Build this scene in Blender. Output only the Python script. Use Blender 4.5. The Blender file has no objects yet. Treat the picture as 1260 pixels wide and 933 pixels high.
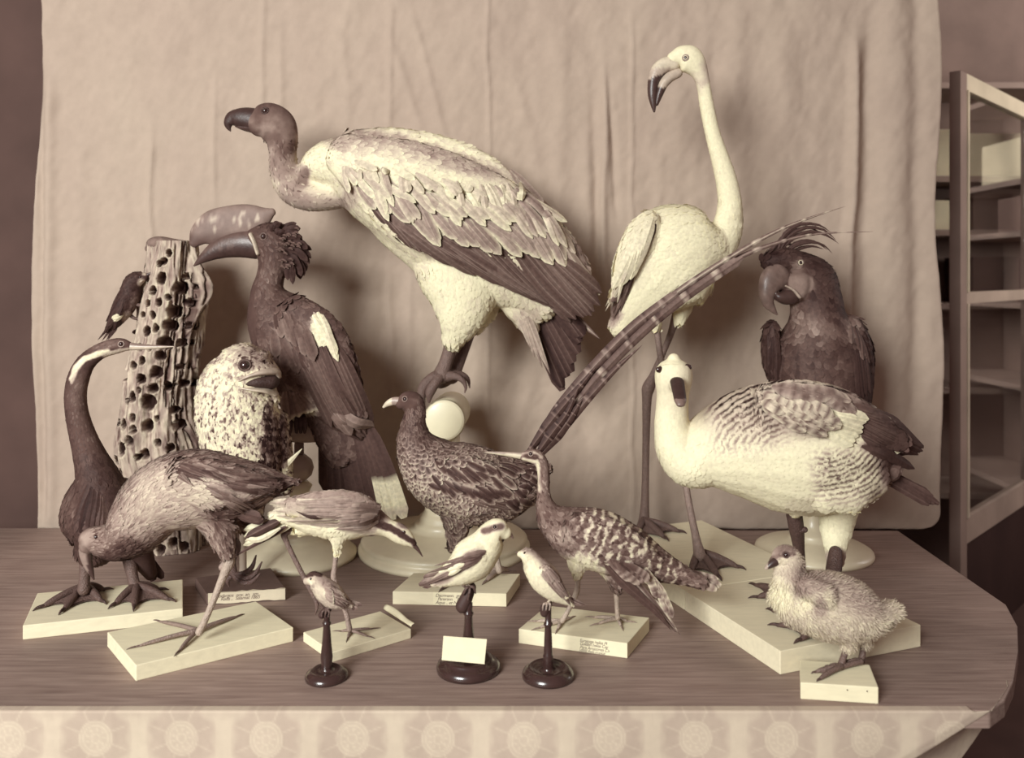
import bpy, math, random
import numpy as np
from mathutils import Vector, Matrix
from mathutils.bvhtree import BVHTree

random.seed(7)
RNG = np.random.default_rng(11)
SC = bpy.context.scene
COL = SC.collection

# ------------------------------------------------------------------ camera, world, light, exposure
F, CX, HY = 1050.0, 630.0, 340.0        # focal length in px of the 1260x933 frame, principal column, horizon row
TZ = 0.75                                # table top height
CAMZ = TZ + 0.757
cam_d = bpy.data.cameras.new('camera')
cam = bpy.data.objects.new('camera', cam_d)
COL.objects.link(cam)
cam.location = (0, 0, CAMZ)
cam.rotation_euler = (math.pi / 2, 0, 0)
cam_d.sensor_width = 36
cam_d.lens = F / 1260 * 36
cam_d.shift_y = -(466.5 - HY) / 1260
cam_d.clip_end = 50
cam_d.dof.use_dof = True
cam_d.dof.focus_distance = 1.95
cam_d.dof.aperture_fstop = 2.8
SC.camera = cam

world = bpy.data.worlds.new('world')
SC.world = world
world.use_nodes = True
bg = world.node_tree.nodes['Background']
bg.inputs[0].default_value = (1.0, 0.67, 0.61, 1)
bg.inputs[1].default_value = 0.19


def area_light(name, loc, target, size, power, color):
    l = bpy.data.lights.new(name, 'AREA')
    l.shape = 'RECTANGLE'
    l.size, l.size_y = size
    l.energy = power
    l.color = color
    o = bpy.data.objects.new(name, l)
    COL.objects.link(o)
    o.location = loc
    o.rotation_euler = (Vector(target) - Vector(loc)).to_track_quat('-Z', 'Y').to_euler()
    return o


area_light('window_light', (-2.15, -2.0, 2.72), (0.0, 2.1, 1.1), (1.7, 1.9), 305, (0.965, 1.0, 0.97))
area_light('far_room_fill_light', (3.4, 2.8, 2.3), (2.0, 4.3, 1.6), (.9, 1.2), 22, (1.0, 0.95, 0.9))  # added unseen fill to brighten the far room, not a known window

SC.view_settings.view_transform = 'Standard'
SC.view_settings.look = 'None'
SC.view_settings.gamma = 1
SC.view_settings.use_curve_mapping = False
SC.view_settings.exposure = 0.14

# ------------------------------------------------------------------ helpers: projection, colour, noise


def P(px, py, d):
    return Vector(((px - CX) / F * d, d, CAMZ - (py - HY) / F * d))


def G(px, py, z=0.0):
    """point on the horizontal plane z above the table top"""
    return P(px, py, (CAMZ - TZ - z) * F / (py - HY))


def proj(v):
    v = np.asarray(v)
    return CX + F * v[:, 0] / v[:, 1], HY + F * (CAMZ - v[:, 2]) / v[:, 1]


_ST = np.array([0, .25, .5, .75, 1.0])
_SR = np.array([[48, 30, 28], [92, 70, 64], [160, 139, 128], [203, 187, 166], [233, 224, 190]]) / 255.0


def tone(t):
    """sepia: tone 0..1 to linear albedo"""
    t = np.clip(np.asarray(t, dtype=float), 0, 1)
    s = np.stack([np.interp(t, _ST, _SR[:, i]) for i in range(3)], -1)
    return np.where(s <= .04045, s / 12.92, ((s + .055) / 1.055) ** 2.4)


def rgba(t):
    return (*[float(c) for c in tone(t)], 1.0)


def vnoise(x, y, seed=0):
    x = np.asarray(x, float); y = np.asarray(y, float)
    ix, iy = np.floor(x), np.floor(y)
    fx, fy = x - ix, y - iy
    fx = fx * fx * (3 - 2 * fx); fy = fy * fy * (3 - 2 * fy)

    def h(a, b):
        s = np.sin(a * 127.1 + b * 311.7 + seed * 74.7) * 43758.5453
        return s - np.floor(s)
    return (h(ix, iy) * (1 - fx) + h(ix + 1, iy) * fx) * (1 - fy) + (h(ix, iy + 1) * (1 - fx) + h(ix + 1, iy + 1) * fx) * fy


def fbm(x, y, seed=0):
    return (vnoise(x, y, seed) * .55 + vnoise(x * 2.1, y * 2.1, seed + 3) * .3 + vnoise(x * 4.3, y * 4.3, seed + 5) * .15)


def sstep(a, b, x):
    t = np.clip((np.asarray(x) - a) / (b - a), 0, 1)
    return t * t * (3 - 2 * t)


def segdist(px, py, pts):
    best = np.full(np.shape(px), 1e9)
    for (ax, ay), (bx, by) in zip(pts[:-1], pts[1:]):
        dx, dy = bx - ax, by - ay
        t = np.clip(((px - ax) * dx + (py - ay) * dy) / (dx * dx + dy * dy + 1e-9), 0, 1)
        best = np.minimum(best, np.hypot(px - ax - t * dx, py - ay - t * dy))
    return best


def zones(base, items, amp=.06, scale=9.0, warp=6.0, seed=1):
    """plumage colour zones: ellipses (px,py,rx,ry,deg,tone,soft) and ('line',pts,halfwidth,tone,soft)"""
    def f(px, py):
        wx = px + (fbm(px / 14, py / 14, seed) - .5) * warp * 2
        wy = py + (fbm(px / 14, py / 14, seed + 9) - .5) * warp * 2
        t = np.full(np.shape(px), float(base))
        for it in items:
            if it[0] == 'line':
                _, pts, hw, tn, so = it
                q = segdist(wx, wy, pts) / hw
            else:
                cx, cy, rx, ry, dg, tn, so = it
                a = math.radians(dg)
                dx, dy = wx - cx, wy - cy
                q = np.hypot((dx * math.cos(a) + dy * math.sin(a)) / rx, (-dx * math.sin(a) + dy * math.cos(a)) / ry)
            w = sstep(1 + so, 1 - so, q)
            t = t + (tn - t) * w
        return t + (fbm(px / scale, py / scale, seed + 4) - .5) * 2 * amp
    return f


# ------------------------------------------------------------------ materials

def new_mat(name):
    m = bpy.data.materials.new(name)
    m.use_nodes = True
    nt = m.node_tree
    return m, nt, nt.nodes, nt.links, nt.nodes['Principled BSDF']


def col_mat(name, rough=.75, spec=.25, nscale=90, namp=.25, bump=.25, bscale=260, stretch=(1, 1, 1), coat=0.0, voro=False):
    """material reading the colour attribute, broken up by procedural noise and bump"""
    m, nt, N, L, b = new_mat(name)
    at = N.new('ShaderNodeAttribute'); at.attribute_name = 'Col'
    tc = N.new('ShaderNodeTexCoord')
    mp = N.new('ShaderNodeMapping'); mp.inputs['Scale'].default_value = stretch
    L.new(tc.outputs['Object'], mp.inputs[0])
    n1 = N.new('ShaderNodeTexNoise'); n1.inputs['Scale'].default_value = nscale; n1.inputs['Detail'].default_value = 4
    L.new(mp.outputs[0], n1.inputs['Vector'])
    mr = N.new('ShaderNodeMapRange')
    mr.inputs[1].default_value = .25; mr.inputs[2].default_value = .75
    mr.inputs[3].default_value = 1 - namp; mr.inputs[4].default_value = 1 + namp * .5
    L.new(n1.outputs[0], mr.inputs[0])
    mx = N.new('ShaderNodeVectorMath'); mx.operation = 'SCALE'
    L.new(at.outputs['Color'], mx.inputs[0]); L.new(mr.outputs[0], mx.inputs['Scale'])
    L.new(mx.outputs[0], b.inputs['Base Color'])
    b.inputs['Roughness'].default_value = rough
    b.inputs['Specular IOR Level'].default_value = spec
    b.inputs['Coat Weight'].default_value = coat
    b.inputs['Coat Roughness'].default_value = .15
    if bump:
        if voro:
            n2 = N.new('ShaderNodeTexVoronoi'); n2.inputs['Scale'].default_value = bscale
        else:
            n2 = N.new('ShaderNodeTexNoise'); n2.inputs['Scale'].default_value = bscale; n2.inputs['Detail'].default_value = 3
        L.new(mp.outputs[0], n2.inputs['Vector'])
        bp = N.new('ShaderNodeBump'); bp.inputs['Strength'].default_value = bump; bp.inputs['Distance'].default_value = .003
        L.new(n2.outputs[0], bp.inputs['Height']); L.new(bp.outputs[0], b.inputs['Normal'])
    return m


M_PLUME = col_mat('plumage', .85, .12, 140, .12, .15, 420)
M_BODY = col_mat('body_plumage', .85, .12, 120, .12, .2, 300)
M_FEATHER = col_mat('flight_feather', .68, .14, 110, .28, .25, 500)
M_GLOSS = col_mat('glossy_plumage', .6, .14, 130, .28, .3, 420)
M_SKIN = col_mat('scaly_skin', .55, .35, 120, .25, .5, 330, voro=True)
M_HORN = col_mat('beak_horn', .42, .4, 70, .25, .2, 160, coat=.12)
M_BARK = col_mat('riddled_bark', .9, .1, 70, .3, .8, 120, stretch=(1, 1, .35))
M_PAPER = col_mat('paper', .85, .1, 60, .05, .15, 300)
M_BOARD = col_mat('pale_board', .7, .2, 14, .08, .12, 60, stretch=(1.5, 8, 8))
M_WHITE = col_mat('white_turned_wood', .4, .45, 22, .07, .05, 60, coat=.2)
M_EBONY = col_mat('ebonised_wood', .24, .55, 60, .2, .05, 90, coat=.6)
M_PERCH = col_mat('perch_wood', .6, .3, 40, .2, .2, 90)
M_DULL = col_mat('dull_paint', .8, .2, 4, .25, .1, 40)
M_INK = col_mat('ink', .8, .1, 40, .1, 0)

m, nt, N, L, b = new_mat('glass_eye')
b.inputs['Base Color'].default_value = rgba(.02); b.inputs['Roughness'].default_value = .06
b.inputs['Coat Weight'].default_value = 1.0
M_EYE = m
m, nt, N, L, b = new_mat('pale_iris')
b.inputs['Base Color'].default_value = rgba(.85); b.inputs['Roughness'].default_value = .2
M_IRIS = m
m, nt, N, L, b = new_mat('cabinet_glass')
b.inputs['Base Color'].default_value = (.9, .9, .88, 1); b.inputs['Roughness'].default_value = .02
b.inputs['Transmission Weight'].default_value = 1.0; b.inputs['IOR'].default_value = 1.45
M_GLASS = m

# ------------------------------------------------------------------ helpers: objects


def set_tags(o, label=None, cat=None, group=None, kind=None):
    for k, v in (('label', label), ('category', cat), ('group', group), ('kind', kind)):
        if v:
            o[k] = v
    return o


def empty(name, loc, parent=None):
    o = bpy.data.objects.new(name, None)
    o.empty_display_size = .03
    COL.objects.link(o)
    if parent:
        o.parent = parent
    o.location = loc
    return o


def root_loc(parent):
    v = Vector((0, 0, 0))
    while parent is not None:
        v += parent.location
        parent = parent.parent
    return v


def mesh_obj(name, verts, faces, mat, parent=None, cols=None, smooth=True, kind=None):
    """one mesh object from world-space vertices; cols = tone per vertex (or one tone)"""
    v = np.asarray([tuple(p) for p in verts] if not isinstance(verts, np.ndarray) else verts, dtype=np.float64)
    off = np.array(root_loc(parent))
    me = bpy.data.meshes.new(name)
    if isinstance(faces, np.ndarray):
        k = faces.shape[1]
        me.vertices.add(len(v)); me.loops.add(faces.size); me.polygons.add(len(faces))
        me.vertices.foreach_set('co', (v - off).astype(np.float32).ravel())
        me.loops.foreach_set('vertex_index', faces.astype(np.int32).ravel())
        me.polygons.foreach_set('loop_start', np.arange(0, faces.size, k, dtype=np.int32))
        me.polygons.foreach_set('loop_total', np.full(len(faces), k, dtype=np.int32))
        me.update(calc_edges=True)
    else:
        me.from_pydata((v - off).tolist(), [], faces)
    if cols is None:
        cols = .5
    cols = np.broadcast_to(np.asarray(cols, float), (len(v),))
    a = me.color_attributes.new('Col', 'FLOAT_COLOR', 'POINT')
    c = np.ones((len(v), 4), np.float32); c[:, :3] = tone(cols)
    a.data.foreach_set('color', c.ravel())
    if smooth:
        me.polygons.foreach_set('use_smooth', np.ones(len(me.polygons), bool))
    me.validate()
    me.materials.append(mat)
    o = bpy.data.objects.new(name, me)
    COL.objects.link(o)
    if parent:
        o.parent = parent
    if kind:
        o['kind'] = kind
    return o


def merge(parts):
    """[(verts, faces, tone)] to one verts array, face list and tone array"""
    V, Fc, T = [], [], []
    n = 0
    for v, f, t in parts:
        v = np.asarray([tuple(p) for p in v], float)
        V.append(v); Fc += [tuple(int(i) + n for i in q) for q in f]
        T.append(np.broadcast_to(np.asarray(t, float), (len(v),)))
        n += len(v)
    return np.concatenate(V), Fc, np.concatenate(T)


def crom(pts, sub):
    """Catmull-Rom through rows of pts"""
    p = np.asarray(pts, float)
    if len(p) == 2:
        t = np.linspace(0, 1, sub + 1)[:, None]
        return p[0] * (1 - t) + p[1] * t
    e = np.vstack([2 * p[0] - p[1], p, 2 * p[-1] - p[-2]])
    out = []
    for i in range(1, len(e) - 2):
        for k in range(sub):
            t = k / sub
            a, b_, c, d = e[i - 1], e[i], e[i + 1], e[i + 2]
            out.append(.5 * (2 * b_ + (c - a) * t + (2 * a - 5 * b_ + 4 * c - d) * t * t + (3 * b_ - a - 3 * c + d) * t ** 3))
    out.append(p[-1])
    return np.array(out)


def sweep(c, ra, rb, ref=(0, 1, 0), seg=14, round_ends=True):
    """tube of elliptical rings along points c; ra across ref-normal, rb along ref"""
    c = np.asarray(c, float); n = len(c)
    ra = np.maximum(np.broadcast_to(np.asarray(ra, float), (n,)), 1e-5); rb = np.maximum(np.broadcast_to(np.asarray(rb, float), (n,)), 1e-5)
    T = np.gradient(c, axis=0); T /= np.linalg.norm(T, axis=1)[:, None] + 1e-12
    if round_ends:
        ks = [.94, .7, .38]
        c0 = [c[0] - T[0] * min(ra[0], rb[0]) * k for k in ks]; c1 = [c[-1] + T[-1] * min(ra[-1], rb[-1]) * k for k in ks[::-1]]
        q = [math.sqrt(1 - k * k) for k in ks]
        c = np.vstack([c0, c, c1]); T = np.vstack([[T[0]] * 3, T, [T[-1]] * 3])
        ra = np.concatenate([ra[0] * np.array(q), ra, ra[-1] * np.array(q[::-1])])
        rb = np.concatenate([rb[0] * np.array(q), rb, rb[-1] * np.array(q[::-1])])
        n = len(c)
    R = np.broadcast_to(np.asarray(ref, float), (n, 3))
    A = R - (R * T).sum(1)[:, None] * T
    bad = np.linalg.norm(A, axis=1) < .15
    if bad.any():
        alt = np.array([1.0, 0, 0]) - T[:, :1] * T
        A = np.where(bad[:, None], alt, A)
    A /= np.linalg.norm(A, axis=1)[:, None]
    B = np.cross(T, A)
    th = np.linspace(0, 2 * math.pi, seg, endpoint=False)
    V = (c[:, None, :] + B[:, None, :] * (ra[:, None] * np.cos(th))[:, :, None] + A[:, None, :] * (rb[:, None] * np.sin(th))[:, :, None]).reshape(-1, 3)
    fs = []
    for i in range(n - 1):
        for k in range(seg):
            k2 = (k + 1) % seg
            fs.append((i * seg + k, i * seg + k2, (i + 1) * seg + k2, (i + 1) * seg + k))
    V = np.vstack([V, c[0], c[-1]])
    a, z = len(V) - 2, len(V) - 1
    for k in range(seg):
        k2 = (k + 1) % seg
        fs.append((a, k2, k)); fs.append((z, (n - 1) * seg + k, (n - 1) * seg + k2))
    return V, fs


def loft(pts, d, sub=6, seg=20, ref=(0, 1, 0), rd=.85, round_ends=True):
    """pts rows (px, py, r[, r_depth[, depth offset]]) in photo pixels at distance d"""
    s = d / F
    rows = []
    for p in pts:
        px, py, r = p[:3]
        q = p[3] if len(p) > 3 and p[3] is not None else r * rd
        dd = p[4] if len(p) > 4 else 0
        w = P(px, py, d + dd * s)
        rows.append((*w, r * s, q * s))
    c = crom(rows, sub)
    return sweep(c[:, :3], c[:, 3], c[:, 4], ref, seg, round_ends)


def lathe(prof, cx, cy, z0, seg=40):
    """prof rows (radius, z) in metres round a vertical axis"""
    p = np.asarray(prof, float)
    th = np.linspace(0, 2 * math.pi, seg, endpoint=False)
    V = np.stack([cx + p[:, 0, None] * np.cos(th), cy + p[:, 0, None] * np.sin(th), np.broadcast_to(z0 + p[:, 1, None], (len(p), seg))], -1).reshape(-1, 3)
    fs = []
    for i in range(len(p) - 1):
        for k in range(seg):
            k2 = (k + 1) % seg
            fs.append((i * seg + k, i * seg + k2, (i + 1) * seg + k2, (i + 1) * seg + k))
    fs.append(tuple(range(seg))[::-1]); fs.append(tuple((len(p) - 1) * seg + k for k in range(seg)))
    return V, fs


def box(lo, hi):
    x0, y0, z0 = lo; x1, y1, z1 = hi
    v = [(x0, y0, z0), (x1, y0, z0), (x1, y1, z0), (x0, y1, z0), (x0, y0, z1), (x1, y0, z1), (x1, y1, z1), (x0, y1, z1)]
    f = [(3, 2, 1, 0), (4, 5, 6, 7), (0, 1, 5, 4), (1, 2, 6, 5), (2, 3, 7, 6), (3, 0, 4, 7)]
    return np.array(v, float), f


def prism(poly, z0, z1):
    n = len(poly)
    v = [(p[0], p[1], z0) for p in poly] + [(p[0], p[1], z1) for p in poly]
    f = [tuple(range(n))[::-1], tuple(range(n, 2 * n))] + [(i, (i + 1) % n, n + (i + 1) % n, n + i) for i in range(n)]
    return np.array(v, float), f


def bevel(o, w, seg=2):
    md = o.modifiers.new('bevel', 'BEVEL'); md.width = w; md.segments = seg; md.limit_method = 'ANGLE'
    return o


def remesh(parts, voxel, smooth=6):
    v, f, _ = merge([(a, b_, 0) for a, b_ in parts])
    me = bpy.data.meshes.new('tmp'); me.from_pydata(v.tolist(), [], f)
    o = bpy.data.objects.new('tmp', me); COL.objects.link(o)
    md = o.modifiers.new('r', 'REMESH'); md.mode = 'VOXEL'; md.voxel_size = voxel; md.adaptivity = 0
    if smooth:
        sm = o.modifiers.new('s', 'SMOOTH'); sm.factor = .5; sm.iterations = smooth
    dg = bpy.context.evaluated_depsgraph_get(); dg.update()
    ev = bpy.data.meshes.new_from_object(o.evaluated_get(dg))
    vv = np.empty(len(ev.vertices) * 3); ev.vertices.foreach_get('co', vv)
    ff = np.empty(len(ev.loops), np.int32); ev.loops.foreach_get('vertex_index', ff)
    vv = vv.reshape(-1, 3); ff = ff.reshape(-1, 4)
    bpy.data.objects.remove(o); bpy.data.meshes.remove(me); bpy.data.meshes.remove(ev)
    return vv, ff


def lerp_curve(pts, n):
    p = np.asarray(pts, float)
    t = np.linspace(0, len(p) - 1, n)
    return np.stack([np.interp(t, np.arange(len(p)), p[:, k]) for k in range(p.shape[1])], -1)


# ------------------------------------------------------------------ helper: a stuffed bird

class Bird:
    def __init__(self, name, label, cat, d, base, group=None):
        self.d, self.s = d, d / F
        self.root = set_tags(empty(name, base), label, cat, group)
        self.tubes = []
        self.bvh = None

    def trunk(self, lofts, voxel=2.0, smooth=6):
        self.tv, self.tf = remesh(lofts, voxel * self.s, smooth)
        self.bvh = BVHTree.FromPolygons(self.tv.tolist(), self.tf.tolist())
        t = self.tf
        fn = np.cross(self.tv[t[:, 2]] - self.tv[t[:, 0]], self.tv[t[:, 3]] - self.tv[t[:, 1]])
        self.farea = np.linalg.norm(fn, axis=1) / 2
        vn = np.zeros_like(self.tv)
        for k in range(4):
            np.add.at(vn, t[:, k], fn)
        self.vn = vn / (np.linalg.norm(vn, axis=1)[:, None] + 1e-12)

    def L(self, pts, **k):
        return loft(pts, self.d, **k)

    def surf(self, px, py, lift=0.0):
        o = Vector((0, 0, CAMZ)); t = P(px, py, self.d)
        h = self.bvh.ray_cast(o, (t - o).normalized())
        if h[0] is not None:
            n = h[1]
            if n.dot(t - o) > 0:
                n = -n
            return h[0] + n * lift * self.s, n
        q = self.bvh.find_nearest(t)
        w = P(px, py, q[0].y - lift * self.s)
        return w, Vector((0, -1, 0))

    # legs, toes -- joined to the body mesh
    def tube(self, pts, tn, seg=8, sub=4):
        """pts rows (px,py,d,r px) """
        rows = [(*P(p[0], p[1], p[2]), p[3] * p[2] / F) for p in pts]
        c = crom(rows, sub)
        v, f = sweep(c[:, :3], c[:, 3], c[:, 3], (0, 1, 0.01), seg)
        self.tubes.append((v, f, tn))

    def tube3(self, pts, rad, tn, seg=8, sub=3):
        c = crom([(*p, r) for p, r in zip(pts, rad)], sub)
        v, f = sweep(c[:, :3], c[:, 3], c[:, 3], (0.1, 1, 0.12), seg)
        self.tubes.append((v, f, tn))

    def foot(self, heel, toes, z, r, tn, web=False, arch=1.6, claw=.02):
        """heel, toe tips: photo pixels on the plane z above the table; r in px"""
        h = G(*heel, z); rr = r * self.s
        hc = h + Vector((0, 0, rr * arch))
        tips = []
        for t in toes:
            e = G(*t, z)
            u = (e - h)
            m1 = h + u * .4 + Vector((0, 0, rr * (arch * .7 + .4)))
            m2 = h + u * .8 + Vector((0, 0, rr * 1.0))
            e2 = e + Vector((0, 0, rr * .45))
            self.tube3([hc, m1, m2, e2], [rr * 1.15, rr * 1.0, rr * .85, rr * .4], tn, 8)
            self.tube3([m2 + (e2 - m2) * .75, e2 + u.normalized() * claw * .5 + Vector((0, 0, rr * .15)), e2 + u.normalized() * claw - Vector((0, 0, rr * .3))], [rr * .5, rr * .38, rr * .1], max(tn - .12, 0), 6)
            tips.append((hc, m1, m2 + (e2 - m2) * .55))
        if web:
            for a, b_ in zip(tips[:-1], tips[1:]):
                n = 5
                V = []
                for i in range(n):
                    t = i / (n - 1)
                    pa = a[0].lerp(a[1], t * 2) if t < .5 else a[1].lerp(a[2], t * 2 - 1)
                    pb = b_[0].lerp(b_[1], t * 2) if t < .5 else b_[1].lerp(b_[2], t * 2 - 1)
                    for k in range(5):
                        q = pa.lerp(pb, k / 4)
                        inset = 1 - (.22 * t * (1 - (k / 2 - 1) ** 2))
                        q = hc + (q - hc) * inset
                        q.z -= rr * .25 * (1 - (k / 2 - 1) ** 2)
                        V.append(q)
                V2 = V + [q - Vector((0, 0, rr * .35)) for q in V]
                fs = []
                o = len(V)
                for i in range(n - 1):
                    for k in range(4):
                        q = (i * 5 + k, i * 5 + k + 1, (i + 1) * 5 + k + 1, (i + 1) * 5 + k)
                        fs.append(q); fs.append(tuple(x + o for x in q[::-1]))
                self.tubes.append((V2, fs, tn + .03))
        return hc

    def body(self, fn, mat=None, name='body'):
        px, py = proj(self.tv)
        self.tone = fn
        v, f, t = merge([(self.tv, self.tf, fn(px, py))] + self.tubes)
        self.obj = mesh_obj(name, v, f, mat or M_BODY, self.root, t)
        if self.tubes:
            self.obj.data.materials.append(M_SKIN)
            mi = np.zeros(len(f), np.int32); mi[len(self.tf):] = 1
            self.obj.data.polygons.foreach_set('material_index', mi)
        return self.obj

    def plumage(self, n, Lf, Wf, flow, mask=None, lift=.14, edge=0.0, rows=None, follow=.5, jit=.22, fn=None, mat=None, name='plumage', var=.05, seed=0):
        """thousands of small contour feathers shingled over the trunk: one stuff part"""
        rng = np.random.default_rng(100 + seed)
        fn = fn or self.tone
        t = self.tf
        p = self.farea / self.farea.sum()
        ncand = n * 5
        fi = rng.choice(len(t), ncand, p=p)
        u, w = rng.random((ncand, 1)), rng.random((ncand, 1))
        q = t[fi]
        lerp = lambda A: (A[q[:, 0]] * (1 - u) + A[q[:, 1]] * u) * (1 - w) + (A[q[:, 3]] * (1 - u) + A[q[:, 2]] * u) * w
        pos, nor = lerp(self.tv), lerp(self.vn)
        rad = math.sqrt(self.farea.sum() / n) * .72
        if mask is not None:
            mx, my = proj(pos)
            k = mask(mx, my)
            pos, nor = pos[k], nor[k]
        grid = {}
        keep = []
        cells = np.floor(pos / rad).astype(int)
        for i in range(len(pos)):
            c = tuple(cells[i]); ok = True
            for dx in (-1, 0, 1):
                for dy in (-1, 0, 1):
                    for dz in (-1, 0, 1):
                        for j in grid.get((c[0] + dx, c[1] + dy, c[2] + dz), ()):
                            e = pos[i] - pos[j]
                            if e[0] * e[0] + e[1] * e[1] + e[2] * e[2] < rad * rad:
                                ok = False; break
                        if not ok: break
                    if not ok: break
                if not ok: break
            if ok:
                grid.setdefault(c, []).append(i); keep.append(i)
        pos, nor = pos[keep], nor[keep]
        nor /= np.linalg.norm(nor, axis=1)[:, None] + 1e-12
        m = len(pos)
        px, py = proj(pos)
        # flow
        num = np.zeros((m, 3))
        for line in flow:
            pts = np.array([tuple(P(x, y, self.d)) for x, y in line])
            for a, b_ in zip(pts[:-1], pts[1:]):
                ab = b_ - a; l2 = (ab ** 2).sum()
                tt = np.clip(((pos - a) @ ab) / l2, 0, 1)[:, None]
                e = pos - (a + tt * ab); e = e[:, [0, 2]]
                num += (ab / math.sqrt(l2)) / ((e ** 2).sum(1)[:, None] + (6 * self.s) ** 2) ** 2
        fl = num / (np.linalg.norm(num, axis=1)[:, None] + 1e-20)
        fl = fl + rng.normal(0, jit, (m, 3))
        fl -= (fl * nor).sum(1)[:, None] * nor
        fl /= np.linalg.norm(fl, axis=1)[:, None] + 1e-12
        sd = np.cross(nor, fl)
        Ls = (Lf(px, py) if callable(Lf) else np.full(m, float(Lf))) * self.s * rng.uniform(.8, 1.2, m)
        Ws = (Wf(px, py) if callable(Wf) else np.full(m, float(Wf))) * self.s * rng.uniform(.85, 1.15, m)
        ts = np.array([0, .3, .58, .78, .92, 1.0]); ws = np.array([.4, .9, 1, .88, .55, .08])
        vs = np.array([-1, 0, 1.0])
        V = np.empty((m, 6, 3, 3))
        for i, (a, wd) in enumerate(zip(ts, ws)):
            for k, vv in enumerate(vs):
                V[:, i, k] = pos + fl * ((a - .3) * Ls)[:, None] + nor * ((lift * .42) * (a - .30) * Ls + (.05 * Ws if vv == 0 else 0))[:, None] + sd * (vv * wd * Ws * .5)[:, None]
        Vf = V.reshape(-1, 3)
        root = np.repeat(pos, 18, axis=0)
        ex, ey = proj(root + (Vf - root) * follow)
        T = fn(ex, ey).reshape(m, 6, 3)
        T = T + rng.normal(0, var, (m, 1, 1))
        ed = edge(px, py) if callable(edge) else np.full(m, float(edge))
        T[:, :, [0, 2]] += ed[:, None, None]
        T[:, 5, :] += ed[:, None]; T[:, 4, 1] += ed * .6
        if rows is not None:
            rd, rm = rows
            amp = rm(px, py)
            T += np.asarray(rd)[None, :, None] * amp[:, None, None]
        base = (np.arange(m) * 18)[:, None, None, None]
        quad = np.array([[[i * 3 + k, i * 3 + k + 1, (i + 1) * 3 + k + 1, (i + 1) * 3 + k] for k in range(2)] for i in range(5)])
        Fq = (base + quad[None]).reshape(-1, 4)
        o = mesh_obj(name, Vf, Fq, mat or M_PLUME, self.root, T.reshape(-1), kind='stuff')
        return o

    def quill(self, name, pts, w, tc, te=None, tt=None, lift=2.0, shape='round', parent=None, bars=None, nrm=None, mat=None, rach=None, m=11, arch=.16, asym=0.0):
        """one large feather through photo points (px,py) on the body surface or (px,py,depth offset px)"""
        te = tc if te is None else te
        tt = te if tt is None else tt
        rows = []
        ns = []
        for p in pts:
            if len(p) == 2:
                a, n = self.surf(p[0], p[1], lift * (.25 if not rows else 1))
            else:
                a, n = P(p[0], p[1], self.d + p[2] * self.s), Vector((0, -1, 0))
            rows.append(tuple(a)); ns.append(tuple(n))
        c = crom(rows, max(2, (m - 1) // (len(rows) - 1)))
        n_ = len(c)
        T = np.gradient(c, axis=0); T /= np.linalg.norm(T, axis=1)[:, None] + 1e-12
        nn = np.mean(np.array(ns), 0) if nrm is None else np.array(nrm, float)
        nn = np.array([nn] * n_)
        nn -= (nn * T).sum(1)[:, None] * T
        nn /= np.linalg.norm(nn, axis=1)[:, None] + 1e-12
        sd = np.cross(nn, T)
        t = np.linspace(0, 1, n_)
        if shape == 'round':
            wf = np.minimum(1, .35 + 2.6 * t) * np.sqrt(np.clip(1 - (np.clip(t - .74, 0, 1) / .262) ** 2, 0, 1))
        elif shape == 'blunt':
            wf = np.minimum(1, .4 + 2.6 * t) * np.where(t > .985, .45, 1)
        elif shape == 'point':
            wf = np.minimum(1, .35 + 2.5 * t) * np.clip((1 - t) / .7, 0, 1) ** .75
        else:
            wf = np.clip(1 - t, 0.02, 1) ** .7
        W = w * self.s * .5 * np.maximum(wf, .03)
        vs = np.array([-1, -.5, -.08, 0, .08, .5, 1])
        V = c[:, None] + sd[:, None] * (W[:, None] * (vs + asym * (1 - np.abs(vs))))[:, :, None] - nn[:, None] * ((vs ** 2)[None] * W[:, None] * arch * 2)[:, :, None]
        V[:, 3] += nn * (w * self.s * .035)
        tcol = tc + (te - tc) * (np.abs(vs)[None, :] ** 2.2) * np.ones((n_, 1))
        tcol = tcol + (tt - tcol) * sstep(.78, 1, t)[:, None]
        if bars is not None:
            tcol = tcol + bars(t[:, None], vs[None, :])
        if rach is not None:
            tcol[:, 3] = rach; tcol[:, 2] = tcol[:, 2] * .5 + rach * .5; tcol[:, 4] = tcol[:, 4] * .5 + rach * .5
        k = len(vs)
        fs = [(i * k + j, i * k + j + 1, (i + 1) * k + j + 1, (i + 1) * k + j) for i in range(n_ - 1) for j in range(k - 1)]
        return mesh_obj(name, V.reshape(-1, 3), fs, mat or M_FEATHER, parent or self.root, tcol.ravel())

    def row(self, parent, name, roots, tips, n, w, tc, te=None, tt=None, lift=2.0, dl=.25, shape='round', jit=1.5, bars=None, rach=None, tvar=.04, bow=0.0, mat=None, arch=.16, nrm=None):
        """a row of overlapping feathers, first one lowest"""
        R, Tp = lerp_curve(roots, n), lerp_curve(tips, n)
        for i in range(n):
            r = R[i] + RNG.normal(0, jit * .4, R.shape[1]) * ([1, 1] if R.shape[1] == 2 else [1, 1, .2])
            e = Tp[i] + RNG.normal(0, jit, R.shape[1]) * ([1, 1] if R.shape[1] == 2 else [1, 1, .2])
            mid = (r + e) / 2
            if bow:
                dx, dy = e[0] - r[0], e[1] - r[1]
                mid[0] -= dy * bow; mid[1] += dx * bow
            dv = RNG.normal(0, tvar)
            wi = w if not isinstance(w, (tuple, list)) else w[0] + (w[1] - w[0]) * i / max(1, n - 1)
            f = lambda x: None if x is None else x + dv
            self.quill(name, [tuple(r), tuple(mid), tuple(e)], wi, f(tc), f(te), f(tt), lift + dl * i, shape, parent, bars, nrm, mat, rach, arch=arch)

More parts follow.
